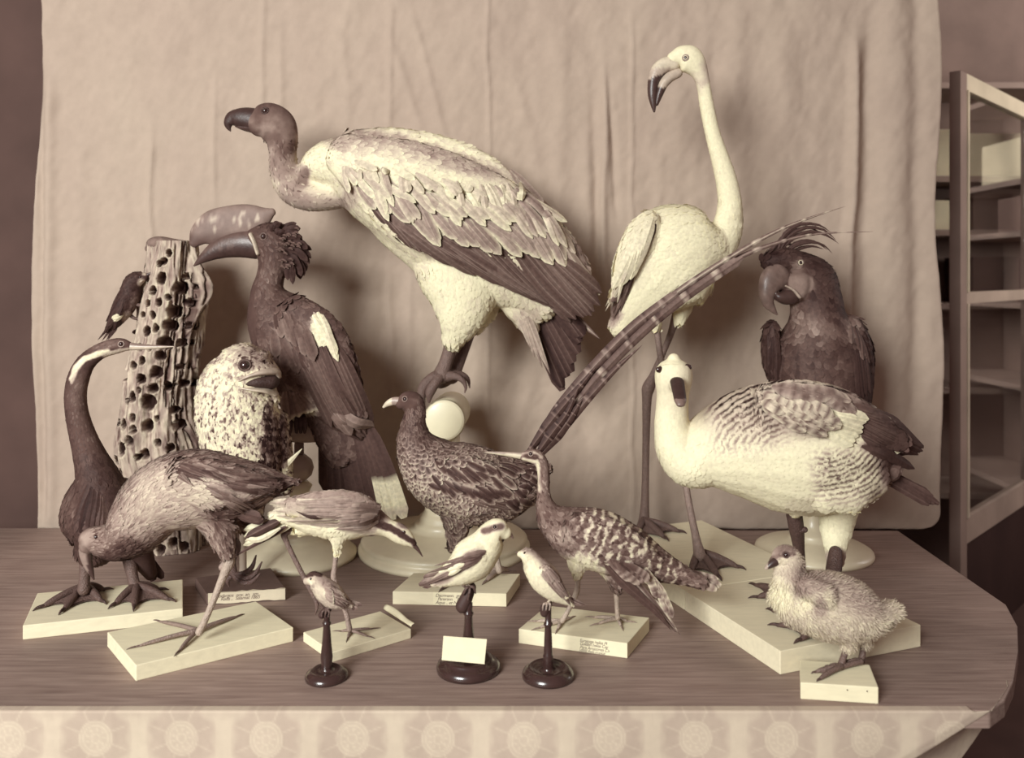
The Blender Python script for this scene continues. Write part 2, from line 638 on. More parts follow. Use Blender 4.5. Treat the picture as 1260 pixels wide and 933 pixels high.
    def wing(self, name='wing'):
        return empty(name, (0, 0, 0), self.root)

    def part(self, name, lofts, tn, mat, parent=None, label=None):
        """tn: tone, or function of (px,py)"""
        v, f, _ = merge([(a, b_, 0) for a, b_ in lofts])
        if callable(tn):
            px, py = proj(v); t = tn(px, py)
        else:
            t = tn
        o = mesh_obj(name, v, f, mat, parent or self.root, t)
        if label:
            o['label'] = label
        return o

    def eye(self, px, py, r, ring=None, iris=None, both=True, sink=.35, center=None):
        p, n = self.surf(px, py, 0) if center is None else (Vector(center), Vector((0, -1, 0)))
        rr = r * self.s
        c = p - n * rr * sink
        for k in ([0, 1] if both else [0]):
            q = c.copy(); nn = n.copy()
            if k:
                q.y = 2 * self.d - q.y; nn.y = -nn.y
            sph = sweep([q - nn * rr * .98, q - nn * rr * .7, q, q + nn * rr * .7, q + nn * rr * .98], [rr * .2, rr * .71, rr, rr * .71, rr * .2], [rr * .2, rr * .71, rr, rr * .71, rr * .2], (0, .05, 1), 16, False)
            e = mesh_obj('eye', sph[0], sph[1], M_EYE, self.root, .02)
            side = nn.cross(Vector((0, 0, 1))).normalized(); up = side.cross(nn)
            if iris:
                ring_pts = [q + nn * rr * .72 + (side * math.cos(a) + up * math.sin(a)) * rr * .62 for a in np.linspace(0, 2 * math.pi, 17)]
                v, f = sweep(ring_pts, rr * .17, rr * .17, tuple(nn), 6, False)
                mesh_obj('iris', v, f, M_IRIS, e, iris)
            if ring:
                ring_pts = [q + nn * rr * .3 + (side * math.cos(a) + up * math.sin(a)) * rr * 1.0 for a in np.linspace(0, 2 * math.pi, 19)]
                v, f = sweep(ring_pts, rr * .24, rr * .24, tuple(nn), 6, False)
                mesh_obj('eyelid', v, f, M_SKIN, e, ring)

# ------------------------------------------------------------------ setting
def structure(name, v, f, mat, cols):
    o = mesh_obj(name, v, f, mat, None, cols, smooth=False)
    o['kind'] = 'structure'
    return o


v, f = box((-4.2, -2.2, -.06), (4.4, 4.46, 0)); structure('floor', v, f, M_DULL, .22)
v, f = box((-4.2, 4.4, 0), (4.4, 4.46, 3.4)); structure('wall_back', v, f, M_DULL, .42)
v, f = box((-4.2, 2.86, 0), (-1.0, 2.92, 3.4)); structure('wall_left', v, f, M_DULL, .24)

# curtain: one hanging cloth with creases
YC = 2.615
nx, nz = 420, 300
us = np.linspace(0, 1, nx); zs = np.linspace(.733, 2.62, nz)
xl, xr = (42 - CX) / F * YC, (1155 - CX) / F * YC
Z = np.repeat(zs[:, None], nx, 1); U = np.repeat(us[None], nz, 0)
PY = HY + F * (CAMZ - Z) / YC
redge = xr + .010 * np.sin(PY / 55) + .014 * sstep(250, 600, PY)
cr = .055
hb = np.clip((Z - .733) / cr, 0, 1)
redge = redge - cr * (1 - np.sqrt(np.clip(1 - (1 - hb) ** 2, 0, 1)))
ledge = xl + .012 * np.sin(PY / 90 + 1) + .012 * sstep(150, 600, 700 - PY)
X = ledge + (redge - ledge) * U
PX = CX + F * X / YC
D = np.zeros_like(X)


def crease(x0, w, a, y0, y1, slope=0.0):
    global D
    wob = 5 * (vnoise(PY / 60, x0, 3) - .5)
    q = PX - (x0 + slope * (PY - (y0 + y1) / 2)) - wob
    D = D + a * np.exp(-(q / w) ** 2) * sstep(y0 - 40, y0 + 30, PY) * sstep(y1 + 40, y1 - 30, PY)


for a in [(600, 2.4, .007, -80, 520), (778, 2.2, .007, 40, 640), (743, 5, .016, 90, 350), (754, 3.5, -.012, 110, 250, .06), (733, 6, -.010, 120, 330),
          (722, 9, .010, 180, 420), (1046, 7, .026, 60, 520, -.03), (1066, 10, -.018, 40, 480, -.03), (1100, 22, .022, -60, 420), (1128, 12, -.016, -60, 520),
          (185, 3, .010, 175, 330), (264, 3, .007, 110, 240), (322, 4, .008, -20, 140), (346, 5, .007, 40, 160), (480, 4, .008, 20, 160), (505, 6, .007, 60, 180, .3),
          (530, 5, .007, 30, 170, .25), (425, 7, .006, 20, 180), (905, 16, .014, 20, 330), (880, 8, -.009, 60, 250), (960, 20, .012, 40, 420), (690, 12, .010, 60, 330),
          (660, 8, .006, 100, 300, .25), (62, 7, .014, 100, 640), (52, 4, -.010, 100, 640), (100, 14, .007, 160, 640), (480, 4, .006, 330, 520), (505, 5, .006, 320, 540), (455, 8, .006, 330, 520),
          (640, 10, .006, 430, 600, -.3), (810, 8, .006, 200, 420), (830, 14, .008, 470, 640), (900, 20, .008, 400, 640, .3)]:
    crease(*a)
D += .028 * (fbm(PX / 110, PY / 420, 2) - .5) + .012 * (fbm(PX / 40, PY / 90, 6) - .5) + .008 * (fbm((PX + PY * .5) / 14, (PY - PX * .5) / 34, 8) - .5) + .006 * (fbm((PX - PY * .6) / 30, (PY + PX * .5) / 90, 18) - .5)
Yc = YC - D * .8
Vc = np.stack([X, Yc, Z], -1).reshape(-1, 3)
ii = np.arange(nz - 1)[:, None] * nx + np.arange(nx - 1)[None]
Fc = np.stack([ii, ii + 1, ii + nx + 1, ii + nx], -1).reshape(-1, 4)
M_CLOTH = col_mat('curtain_cloth', .95, .05, 30, .06, .12, 700)
cur = mesh_obj('curtain', Vc, Fc, M_CLOTH, None, .605 + .06 * (fbm(Vc[:, 0] * 6, Vc[:, 2] * 3, 12) - .5))
md = cur.modifiers.new('thick', 'SOLIDIFY'); md.thickness = .002; md.offset = -1
set_tags(cur, 'pale creased cloth hung behind all the stuffed birds as a backdrop', 'curtain')
rod = set_tags(empty('curtain_rod', (0, YC, 2.63)), 'dark wooden rod that carries the pale backdrop cloth', 'rod')
v, f = sweep([(-1.65, YC, 2.63), (1.5, YC, 2.63)], .014, .014, (0, 1, 0), 10); mesh_obj('rod_pole', v, f, M_PERCH, rod, .15)
for x in (-1.15, 1.1):
    v, f = box((x - .02, YC + .045, 0), (x + .02, YC + .085, 2.66)); mesh_obj('upright', v, f, M_PERCH, rod, .08, smooth=False)

# dark room beyond the curtain: glazed door standing at an angle, shelves with pale boxes
gd = set_tags(empty('glazed_door', (1.713, 3.3, 0)), 'tall glazed door with pale frame in the dark room right of the curtain', 'door')
e1 = Vector((.7071, .7071, 0)); e2 = Vector((-.7071, .7071, 0))


def door_box(name, u0, u1, z0, z1, t0=-.02, t1=.02, mat=M_DULL, tn=.45, parent=gd):
    v, f = box((u0, t0, z0), (u1, t1, z1))
    w = [Vector((1.713, 3.3, 0)) + e1 * p[0] + e2 * p[1] + Vector((0, 0, p[2])) for p in v]
    return mesh_obj(name, w, f, mat, parent, tn, smooth=False)


door_box('stile', 0, .075, 0, 2.30, tn=.48); door_box('stile', .95, 1.03, 0, 2.30, tn=.45)
door_box('cross_rail', .075, .95, 2.235, 2.30, tn=.85); door_box('cross_rail', .075, .95, 1.40, 1.445, tn=.62); door_box('cross_rail', .075, .95, .46, .56, tn=.55)
door_box('bead', .075, .09, 1.445, 2.235, -.026, .0, tn=.85); door_box('bead', .075, .09, .56, 1.40, -.026, .0, tn=.75)
door_box('panel', .075, .95, .0, .46, -.01, .01, tn=.1)
door_box('pane', .075, .95, 1.445, 2.235, -.003, .003, mat=M_GLASS, tn=.5); door_box('pane', .075, .95, .56, 1.40, -.003, .003, mat=M_GLASS, tn=.5)

sh = set_tags(empty('display_shelf', (2.3, 4.2, 0)), 'dark shelves on the far wall seen blurred through the glazed door', 'shelf')
for x in (1.5, 3.3):
    v, f = box((x, 4.05, 0), (x + .04, 4.39, 2.6)); mesh_obj('upright', v, f, M_DULL, sh, .3, smooth=False)
for z in (.45, .95, 1.35, 1.70, 1.955, 2.4):
    v, f = box((1.54, 4.05, z), (3.3, 4.39, z + .028)); mesh_obj('shelf_board', v, f, M_DULL, sh, .5, smooth=False)
for nm, x0, x1, z0, z1, tn, lab in (('pale_box', 1.9, 2.12, 1.983, 2.21, .95, 'pale box at the left end of the top far shelf beside the curtain'),
                                   ('pale_box', 2.16, 2.95, 1.983, 2.19, .90, 'long pale box on the top far shelf behind the glazed door'),
                                   ('pale_box', 2.0, 2.13, 1.728, 1.87, .95, 'small pale box on the second far shelf at the curtain edge'),
                                   ('brown_box', 2.2, 2.8, 1.728, 1.90, .34, 'brown box on the second far shelf behind the glazed door'),
                                   ('brown_box', 2.2, 2.62, 1.378, 1.60, .24, 'dim brown box on the third far shelf behind the glazed door')):
    v, f = box((x0, 4.08, z0), (x1, 4.34, z1)); o = mesh_obj(nm, v, f, M_DULL, None, tn, smooth=False)
    set_tags(o, lab, 'box')

# ------------------------------------------------------------------ table and its cloth
m, nt, N, L, b = new_mat('table_wood')
tc = N.new('ShaderNodeTexCoord'); mp = N.new('ShaderNodeMapping'); mp.inputs['Scale'].default_value = (1.3, 20, 20)
L.new(tc.outputs['Object'], mp.inputs[0])
n1 = N.new('ShaderNodeTexNoise'); n1.inputs['Scale'].default_value = 5; n1.inputs['Detail'].default_value = 7; n1.inputs['Distortion'].default_value = .6
L.new(mp.outputs[0], n1.inputs['Vector'])
cr_ = N.new('ShaderNodeValToRGB')
cr_.color_ramp.elements[0].position = .3; cr_.color_ramp.elements[0].color = rgba(.37)
cr_.color_ramp.elements[1].position = .72; cr_.color_ramp.elements[1].color = rgba(.48)
L.new(n1.outputs[0], cr_.inputs[0])
n2 = N.new('ShaderNodeTexNoise'); n2.inputs['Scale'].default_value = 3.2; n2.inputs['Detail'].default_value = 5
L.new(tc.outputs['Object'], n2.inputs['Vector'])
mr = N.new('ShaderNodeMapRange'); mr.inputs[1].default_value = .3; mr.inputs[2].default_value = .75; mr.inputs[3].default_value = .82; mr.inputs[4].default_value = 1.25
L.new(n2.outputs[0], mr.inputs[0])
vm = N.new('ShaderNodeVectorMath'); vm.operation = 'SCALE'
L.new(cr_.outputs[0], vm.inputs[0]); L.new(mr.outputs[0], vm.inputs['Scale'])
mp3 = N.new('ShaderNodeMapping'); mp3.inputs['Scale'].default_value = (2.2, 34, 1); mp3.inputs['Rotation'].default_value = (0, 0, .06)
L.new(tc.outputs['Object'], mp3.inputs[0])
n3 = N.new('ShaderNodeTexNoise'); n3.inputs['Scale'].default_value = 2.4; n3.inputs['Detail'].default_value = 2
L.new(mp3.outputs[0], n3.inputs['Vector'])
mr3 = N.new('ShaderNodeMapRange'); mr3.inputs[1].default_value = .74; mr3.inputs[2].default_value = .80; mr3.inputs[3].default_value = 0; mr3.inputs[4].default_value = .35
L.new(n3.outputs[0], mr3.inputs[0])
mx = N.new('ShaderNodeMix'); mx.data_type = 'RGBA'
L.new(mr3.outputs[0], mx.inputs[0]); L.new(vm.outputs[0], mx.inputs[6]); mx.inputs[7].default_value = rgba(.62)
L.new(mx.outputs[2], b.inputs['Base Color'])
b.inputs['Roughness'].default_value = .55; b.inputs['Specular IOR Level'].default_value = .3
bp = N.new('ShaderNodeBump'); bp.inputs['Strength'].default_value = .25; bp.inputs['Distance'].default_value = .002
L.new(n1.outputs[0], bp.inputs['Height']); L.new(bp.outputs[0], b.inputs['Normal'])
M_TABLE = m

table = set_tags(empty('table', (0, 2.0, 0)), 'wide worn dark wooden table that all the stuffed birds stand on', 'table')
gp = lambda x, y: tuple(G(x, y)[:2])
YF = 1.486
poly = [(-1.9, YF), gp(1218, 875), gp(1236, 862), gp(1247, 838), gp(1253, 800), gp(1252, 770), gp(1238, 744), gp(1105, 653), (-1.9, 2.57)]
v, f = prism(poly, TZ - .032, TZ)
o = mesh_obj('tabletop', v, f, M_TABLE, table, .4, smooth=False); bevel(o, .003)
v, f = box((-1.75, 1.62, TZ - .13), (.75, 1.65, TZ - .032)); mesh_obj('apron', v, f, M_TABLE, table, .3, smooth=False)
v, f = box((-1.75, 2.45, TZ - .13), (.95, 2.48, TZ - .032)); mesh_obj('apron', v, f, M_TABLE, table, .3, smooth=False)
for x, y in ((-1.72, 1.635), (.78, 1.70), (-1.72, 2.45), (.98, 2.45)):
    v, f = lathe([(.028, 0), (.03, .1), (.022, .14), (.034, .3), (.03, .5), (.036, .6), (.036, TZ - .0325)], x, y, 0, 16)
    mesh_obj('leg', v, f, M_TABLE, table, .3)

# tablecloth over the front edge
hs = np.concatenate([[-.012, -.004, 0, .003], np.linspace(.006, .30, 96)])
lenu = np.linspace(-1.75, 1.25, 1000)
rows = []
for h in hs:
    hh = max(h, 0)
    xc = .835 - 1.55 * hh
    xs = .925 - .65 * hh
    yf = YF - .006 - .012 * hh
    path = np.array([(-1.75, yf), (xc - .03, yf), (xc, yf + .004), (xs - .012, YF + .085), (xs, YF + .11)])
    seg = np.concatenate([[0], np.cumsum(np.hypot(*np.diff(path, axis=0).T))])
    t = lenu + 1.75
    t = np.minimum(t, seg[-1])
    x = np.interp(t, seg, path[:, 0]); y = np.interp(t, seg, path[:, 1])
    z = TZ + .0015 - hh
    if h < 0:
        y = y - h * 1.6; z = np.where(x > .80, TZ - .004, TZ + .0016)
    fold = .006 * np.sin(lenu * 14 + 1.2) * min(1, hh / .1) + .010 * (fbm(lenu * 5, lenu * 0 + hh * 2, 4) - .5) * min(1, hh / .06)
    rows.append(np.stack([x, y - fold, np.full_like(x, 0) + z], -1))
Vt = np.array(rows)
Uu = np.repeat(lenu[None], len(hs), 0); Hh = np.repeat(np.maximum(hs, 0)[:, None], len(lenu), 1)
per = .1487
cu = (Uu - .318 + per / 2) % per - per / 2; cv = Hh - .047
r = np.hypot(cu, cv * .92); th = np.arctan2(cv, cu)
pat = np.full_like(r, .0)
lines = np.zeros_like(r)
for r0, w in ((.0075, .0012), (.021, .0014), (.0275, .0012)):
    lines = np.maximum(lines, np.exp(-((r - r0) / w) ** 2))
beads = np.exp(-(((r - .0142) / .003) ** 2)) * sstep(.2, .7, np.cos(th * 9))
spokes = np.exp(-(((((th * 8 / (2 * math.pi)) % 1) - .5) * r * .8 / .0016) ** 2)) * sstep(.027, .03, r) * sstep(.062, .05, r)
petal = sstep(.062, .05, r + .004 * np.cos(th * 8)) * sstep(.026, .031, r)
leafu = (Uu - .318) % per - per / 2
leaf = sstep(.011, .006, np.abs(np.abs(leafu) - .004 - .10 * np.abs(Hh - .05) * (1 + .4 * np.sin(Hh * 160)))) * sstep(.0, .02, Hh)
pat = -.075 * petal + .075 * np.maximum(np.maximum(lines, beads), spokes) + .05 * leaf * (1 - petal)
tn = .69 + pat * .8 + .03 * (fbm(Uu * 90, Hh * 20, 3) - .5) + .05 * (fbm(Uu * 9, Hh * 14, 7) - .5)
nh, nu = Vt.shape[:2]
ii = np.arange(nh - 1)[:, None] * nu + np.arange(nu - 1)[None]
Ft = np.stack([ii, ii + nu, ii + nu + 1, ii + 1], -1).reshape(-1, 4)
m = col_mat('damask_cloth', .9, .08, 60, .05, .2, 900)
m.node_tree.nodes['Principled BSDF'].inputs['Base Color'].links[0].from_node.name = 'damask'
tcl = mesh_obj('tablecloth', Vt.reshape(-1, 3), Ft, m, None, tn.reshape(-1))
set_tags(tcl, 'pale damask cloth with woven rosettes hanging over the table front', 'tablecloth')

# ------------------------------------------------------------------ boards, blocks and labels

def board(name, label, pts, th, tn=.93, mat=None, seed=0, cat='board', pull=None):
    """pts: photo pixels of the top face corners, front-left first, counter-clockwise seen from above"""
    top = [G(x, y, th) for x, y in pts]
    c = sum(top, Vector()) / len(top)
    r = set_tags(empty(name, (c.x, c.y, TZ)), label, cat)
    v, f = prism([(p.x, p.y) for p in top], TZ, TZ + th)
    o = mesh_obj('plank', v, f, mat or M_BOARD, r, tn, smooth=False)
    bevel(o, .0016, 2)
    return r, top


def front_label(root, a, b_, th, u0, u1, lines, size, tn=.96, wrap=.004, top_z=None, torn=False, slant=.3):
    """paper label pasted on the front face between corners a and b_ (fractions u0..u1), with handwriting"""
    ex = Vector((b_.x - a.x, b_.y - a.y, 0)); ln = ex.length; ex.normalize()
    out = Vector((ex.y, -ex.x, 0))
    o0 = Vector((a.x, a.y, TZ)) + ex * (ln * u0) + out * .0004
    w = ln * (u1 - u0); h = th
    nseg = 14
    V = []
    for k in range(nseg + 1):
        x = w * k / nseg
        j = (random.random() - .5) * .003 if torn else 0
        j2 = (random.random() * .010) if torn else wrap
        edge_z = h * (.06 if not torn else .10) + j
        V += [o0 + ex * x + Vector((0, 0, edge_z)) + out * .0006, o0 + ex * x + Vector((0, 0, h * .5)) + out * .0006, o0 + ex * x + Vector((0, 0, h + .0007)) + out * .0006,
              o0 + ex * x + Vector((0, 0, h + .0008)) - out * j2]
    fs = []
    for k in range(nseg):
        for q in range(3):
            a0 = k * 4 + q
            fs.append((a0, a0 + 4, a0 + 5, a0 + 1))
    lab = mesh_obj('paper_label', V, fs, M_PAPER, root, tn, smooth=False)
    md = lab.modifiers.new('t', 'SOLIDIFY'); md.thickness = .0005; md.offset = 0
    for i, (tx, z, x0, sz) in enumerate(lines):
        cu = bpy.data.curves.new('handwriting', 'FONT')
        cu.body = tx; cu.size = size * sz; cu.shear = slant; cu.extrude = .00008; cu.space_character = .92
        cu.materials.append(M_INKM)
        tmp = bpy.data.objects.new('tmp', cu); COL.objects.link(tmp)
        dg = bpy.context.evaluated_depsgraph_get(); dg.update()
        me = bpy.data.meshes.new_from_object(tmp.evaluated_get(dg)); me.name = 'handwriting'
        bpy.data.objects.remove(tmp); bpy.data.curves.remove(cu)
        ob = bpy.data.objects.new('handwriting', me); COL.objects.link(ob)
        ob.parent = lab
        p = o0 + ex * (w * x0) + Vector((0, 0, h * z)) + out * .0011 - root_loc(lab)
        M = Matrix((( ex.x, 0, out.x, p.x), (ex.y, 0, out.y, p.y), (0, 1, 0, p.z), (0, 0, 0, 1)))
        ob.matrix_local = M
    return lab


m, nt, N, L, b = new_mat('brown_ink')
b.inputs['Base Color'].default_value = rgba(.30); b.inputs['Roughness'].default_value = .8
M_INKM = m

bd_darter, _ = board('mount_board', 'long pale board under the webbed feet of the dark snake-necked bird', [(28, 770), (225, 749), (225, 713), (46, 730)], .03)
bd_rail, _ = board('mount_board', 'pale board under the long toes of the big brown rail at lower left', [(167, 819), (361, 772), (315, 740), (132, 778)], .03, .95)
bd_wader, wt = board('mount_board', 'pale board with curled paper slip under the grey and white wading bird', [(409, 803), (506, 774), (468, 752), (373, 778)], .02, .94)
bd_phea, pt = board('mount_board', 'pale board with handwritten label behind the stand holding the blank card', [(483, 728), (623, 731), (640, 706), (509, 705)], .03, .92)
front_label(bd_phea, pt[0], pt[1], .03, .36, 1.0, [('Dacrmann.  gm  Tem.', .68, .03, 1), ('Panarann.    Nov.', .42, .06, .95), ('Aqua .. et Nepal', .13, .03, 1.05)], .0105)
bd_sun, st = board('mount_board', 'pale board with handwritten label under the barred long-necked bird', [(638, 774), (772, 792), (799, 760), (673, 745)], .03, .95)
front_label(bd_sun, st[0], st[1], .03, .55, 1.0, [('Eurypyga helias Pl', .72, .05, 1), ('Golden helias Cay', .50, .05, 1), ('Para Amazones Ca', .27, .05, 1), ('10002 Rada tropical', .07, .03, .85)], .0086)

# long board in two lengths, butted
A_, C_, D_ = G(960, 801.5, .045), G(1133, 769, .045), G(849, 642, .045)
wv = Vector((C_.x - A_.x, C_.y - A_.y, 0)); lv = Vector((-wv.y, wv.x, 0)).normalized()
B_ = Vector((A_.x, A_.y, 0)) + lv * .335


def long_board(name, label, s0, s1, tn):
    p = [Vector((A_.x, A_.y, 0)) + lv * s0, Vector((A_.x, A_.y, 0)) + wv + lv * s0, Vector((A_.x, A_.y, 0)) + wv + lv * s1, Vector((A_.x, A_.y, 0)) + lv * s1]
    c = sum(p, Vector()) / 4
    r = set_tags(empty(name, (c.x, c.y, TZ)), label, 'board')
    v, f = prism([(q.x, q.y) for q in p], TZ, TZ + .045)
    bevel(mesh_obj('plank', v, f, M_BOARD, r, tn, smooth=False), .0016, 2)


long_board('mount_board', 'broad pale board under the webbed feet of the white goose', 0, .334, .90)
long_board('mount_board', 'broad pale board at the feet of the tall long-legged white bird', .336, .80, .93)

bd_gos, gt = board('mount_block', 'small white block under the feet of the fluffy gosling', [(985, 840), (1081, 846), (1070, 818), (984, 812)], .03, .97, cat='block')
for x_ in (1042, 1065):
    q = G(x_, 843, .03); o_ = q + Vector((0, -.0012 + (q.y - q.y), -.006))
    a0, b0 = gt[0], gt[1]
    tt = (q.x - a0.x) / (b0.x - a0.x)
    y_ = a0.y + (b0.y - a0.y) * tt
    v, f = sweep([(q.x, y_ - .0008, TZ + .022), (q.x, y_ + .002, TZ + .022)], .0012, .0012, (0, 0, 1), 8)
    mesh_obj('nail', v, f, M_EBONY, bd_gos, .1)

# curled slip of paper on the wader's board
a, b_ = G(470, 750.5, .0205), G(504, 772.5, .0205)
V = []
dirv = (b_ - a); nrm_ = Vector((dirv.y, -dirv.x, 0)).normalized()
for k in range(13):
    t = k / 12
    p = a.lerp(b_, t)
    wd = .020 * (1 - .25 * t) * (.55 + .45 * math.sin(math.pi * min(1, t * 1.2 + .1)))
    for q in range(7):
        a_ = q / 6 * 1.9
        V.append(p - nrm_ * (wd * .55 * math.sin(a_) * 1) * 0 + nrm_ * (-.004 + .010 * (1 - math.cos(a_)) * -.6) + Vector((0, 0, .0006 + wd * .62 * math.sin(a_ * .82))))
fs = [(k * 7 + q, k * 7 + q + 1, (k + 1) * 7 + q + 1, (k + 1) * 7 + q) for k in range(12) for q in range(6)]
sl = mesh_obj('paper_slip', V, fs, M_PAPER, None, .96)
md = sl.modifiers.new('t', 'SOLIDIFY'); md.thickness = .0006
set_tags(sl, 'curled slip of white paper on the right edge of the wading bird board', 'paper')

# ------------------------------------------------------------------ stands
# T-perch stand on a dark block (carries the mottled gaping bird)
ts, tt_ = board('perch_stand', 'pale T-shaped post on a dark block with torn label, behind the brown rail', [(254, 731), (352, 725), (333, 699), (240, 711)], .026, .30, M_PERCH, cat='stand')
front_label(ts, tt_[0], tt_[1], .026, .02, .99, [('Podargos  nov. an.  sm.', .62, .10, .9), ('Rada ..  Salamat 1865', .34, .16, .9)], .0125, tn=.84, torn=True)
pd = 2.085
pz = TZ + .026
pc = P(299, 700, pd)
ptop = P(299, 641, pd).z
v, f = lathe([(.0095, 0), (.0095, .01), (.0088, .02), (.0085, ptop - pz - .004), (.0085, ptop - pz)], pc.x, pc.y, pz, 16)
mesh_obj('post', v, f, M_WHITE, ts, .66)
v, f = sweep([P(276, 645, pd), P(330, 645, pd)], .0065, .0065, (0, 1, 0), 12); mesh_obj('crossbar', v, f, M_WHITE, ts, .62)


def turned(name, label, px, d, prof, mat, tn, base_row=None):
    """turned stand; prof rows (r px, height px) at distance d"""
    s = d / F
    x = (px - CX) * s
    r = set_tags(empty(name, (x, d, TZ)), label, 'stand')
    v, f = lathe([(a * s, b_ * s) for a, b_ in prof], x, d, TZ, 48)
    mesh_obj('turned_base', v, f, mat, r, tn)
    return r, x, s


# hornbill stand
dH = 2.30
hst, xh, sh_ = turned('perch_stand', 'white turned stand with ball finial and dark perch bar under the crested long-billed bird', 368, dH,
                      [(69, 0), (70, 3), (70, 6), (66, 9), (64, 11), (50, 17), (36, 21), (33, 24), (31, 26), (34, 30), (31, 33), (22, 37), (14, 44), (10, 56), (9, 66), (11, 76), (14, 84), (16, 88), (13, 91), (11, 93)], M_WHITE, .90)
zb = TZ + 93 * sh_
v, f = lathe([(.4 * 9 * sh_, 0), (9 * sh_, 2 * sh_), (15.5 * sh_, 8 * sh_), (18 * sh_, 17 * sh_), (15.5 * sh_, 26 * sh_), (9 * sh_, 32 * sh_), (7 * sh_, 33.5 * sh_)], xh, dH, zb, 32)
mesh_obj('ball_finial', v, f, M_WHITE, hst, .55)
v, f = loft([(338, 527, 14), (356, 529, 15), (376, 530, 15), (396, 530, 14)], dH, rd=.85, seg=20)
o = mesh_obj('perch_bar', v, f, M_PERCH, hst, .52); o['label'] = 'dark perch bar'
v, f = sweep([(xh, dH, zb + 32 * sh_), (xh, dH, zb + 46 * sh_)], 6 * sh_, 6 * sh_, (0, 1, 0), 12); mesh_obj('peg', v, f, M_PERCH, hst, .35)

# vulture stand
dV = 2.366
vst, xv, sv = turned('perch_stand', 'big white turned stand whose round bar end faces the viewer under the vulture', 547, dV,
                     [(104, 0), (105, 3), (105, 6), (102, 8), (100, 11), (102, 14), (98, 17), (70, 23), (46, 27), (37, 29), (37, 33), (34, 36), (31, 38), (31, 42), (27, 45), (24, 49), (24, 56), (20, 62), (18, 90), (17, 122), (19, 130), (19, 141)], M_WHITE, .90)
zc = TZ + 163 * sv
bar = [(xv + .004, dV - .062, zc), (xv + .004, dV - .058, zc), (xv + .004, dV, zc), (xv + .012, dV + .12, zc)]
v, f = sweep(bar, [23.5 * sv, 24.5 * sv, 25 * sv, 24 * sv], [23.5 * sv, 24.5 * sv, 25 * sv, 24 * sv], (0, 0, 1), 36, False)
mesh_obj('crossbar', v, f, M_WHITE, vst, .93)
v, f = sweep([(xv + .004, dV - .0625, zc), (xv + .004, dV - .058, zc)], [21 * sv, 25.4 * sv], [21 * sv, 25.4 * sv], (0, 0, 1), 36, False)
mesh_obj('end_cap', v, f, M_WHITE, vst, .95)

# cockatoo stand
dC = 2.335
cst, xc_, sc_ = turned('perch_stand', 'white turned stand behind the goose legs carrying the dark crested parrot', 1001, dC,
                       [(69, 0), (70, 3), (69, 6), (64, 9), (48, 14), (32, 18), (27, 20), (27, 24), (25, 27), (20, 30), (17, 36), (15, 50), (15, 70), (17, 84), (14, 92), (14, 96)], M_WHITE, .90)
zq = TZ + 96 * sc_
v, f = sweep([(xc_ - .09, dC, zq + .012), (xc_ + .09, dC, zq + .012)], .0145, .0145, (0, 1, 0), 16); mesh_obj('crossbar', v, f, M_WHITE, cst, .85)

# three small dark stands in front
def small_stand(label, px, row, rb, prof, knob):
    d = (CAMZ - TZ) * F / (row - HY)
    r, x, s = turned('specimen_stand', label, px, d, prof, M_EBONY, .06)
    v, f = loft([(*k, None) if len(k) == 3 else k for k in knob], d, seg=14, rd=1.0)
    mesh_obj('perch_peg', v, f, M_PERCH, r, .12)
    return d


dL = small_stand('small dark turned stand under the tiny crested bird, leftmost of the front three', 402, 834, 26,
            [(26, 0), (26.5, 2.5), (25, 6), (20, 9), (17, 11), (12, 9.5), (7, 10), (6.5, 12), (7, 20), (7.5, 26), (6, 40), (5, 54), (4.2, 64), (5.5, 66), (5.5, 68), (4, 70), (4.3, 72), (4.2, 84)],
            [(396, 757, 4.5), (401, 752, 5), (407, 746, 4)])
dM = small_stand('widest small dark stand, carrying the blank white card under the white bird', 576.5, 824, 39,
            [(39, 0), (39.5, 4), (38, 8), (34, 10.5), (31, 12), (30, 14), (28, 16), (22, 15), (10, 15), (7, 17), (6.5, 24), (7, 40), (5.5, 55), (4.8, 66), (6.2, 68), (6.2, 70), (4.8, 72), (5, 76), (5, 82)],
            [(569, 746, 8.5), (573, 738, 8), (577, 729, 7), (580, 723, 6)])
dR = small_stand('small dark turned stand under the slender pale-breasted bird, rightmost of the front three', 674.5, 833, 32,
            [(32, 0), (32.5, 3), (31, 7), (26, 11), (23, 13), (19, 10), (12, 8), (7, 9), (6.5, 12), (6, 22), (6.4, 26), (5.4, 28), (5, 44), (4.3, 58), (4, 62), (5.6, 64), (5.6, 66), (4, 68), (4, 80), (4, 86)],
            [(670, 754, 5.5), (671, 749, 6.5), (675, 744, 4.5)])
# blank card leaning on the middle stand
cd0 = [P(543.5, 812.5, dM - .040), P(596, 817.5, dM - .046), P(599, 787, dM - .018), P(545.6, 783, dM - .013)]
V = cd0 + [p + Vector((0, .0009, .0002)) for p in cd0]
card = mesh_obj('card', V, [(0, 1, 2, 3), (7, 6, 5, 4), (0, 4, 5, 1), (1, 5, 6, 2), (2, 6, 7, 3), (3, 7, 4, 0)], M_PAPER, None, .97, smooth=False)
set_tags(card, 'blank white card leaning on the middle small dark stand', 'card')

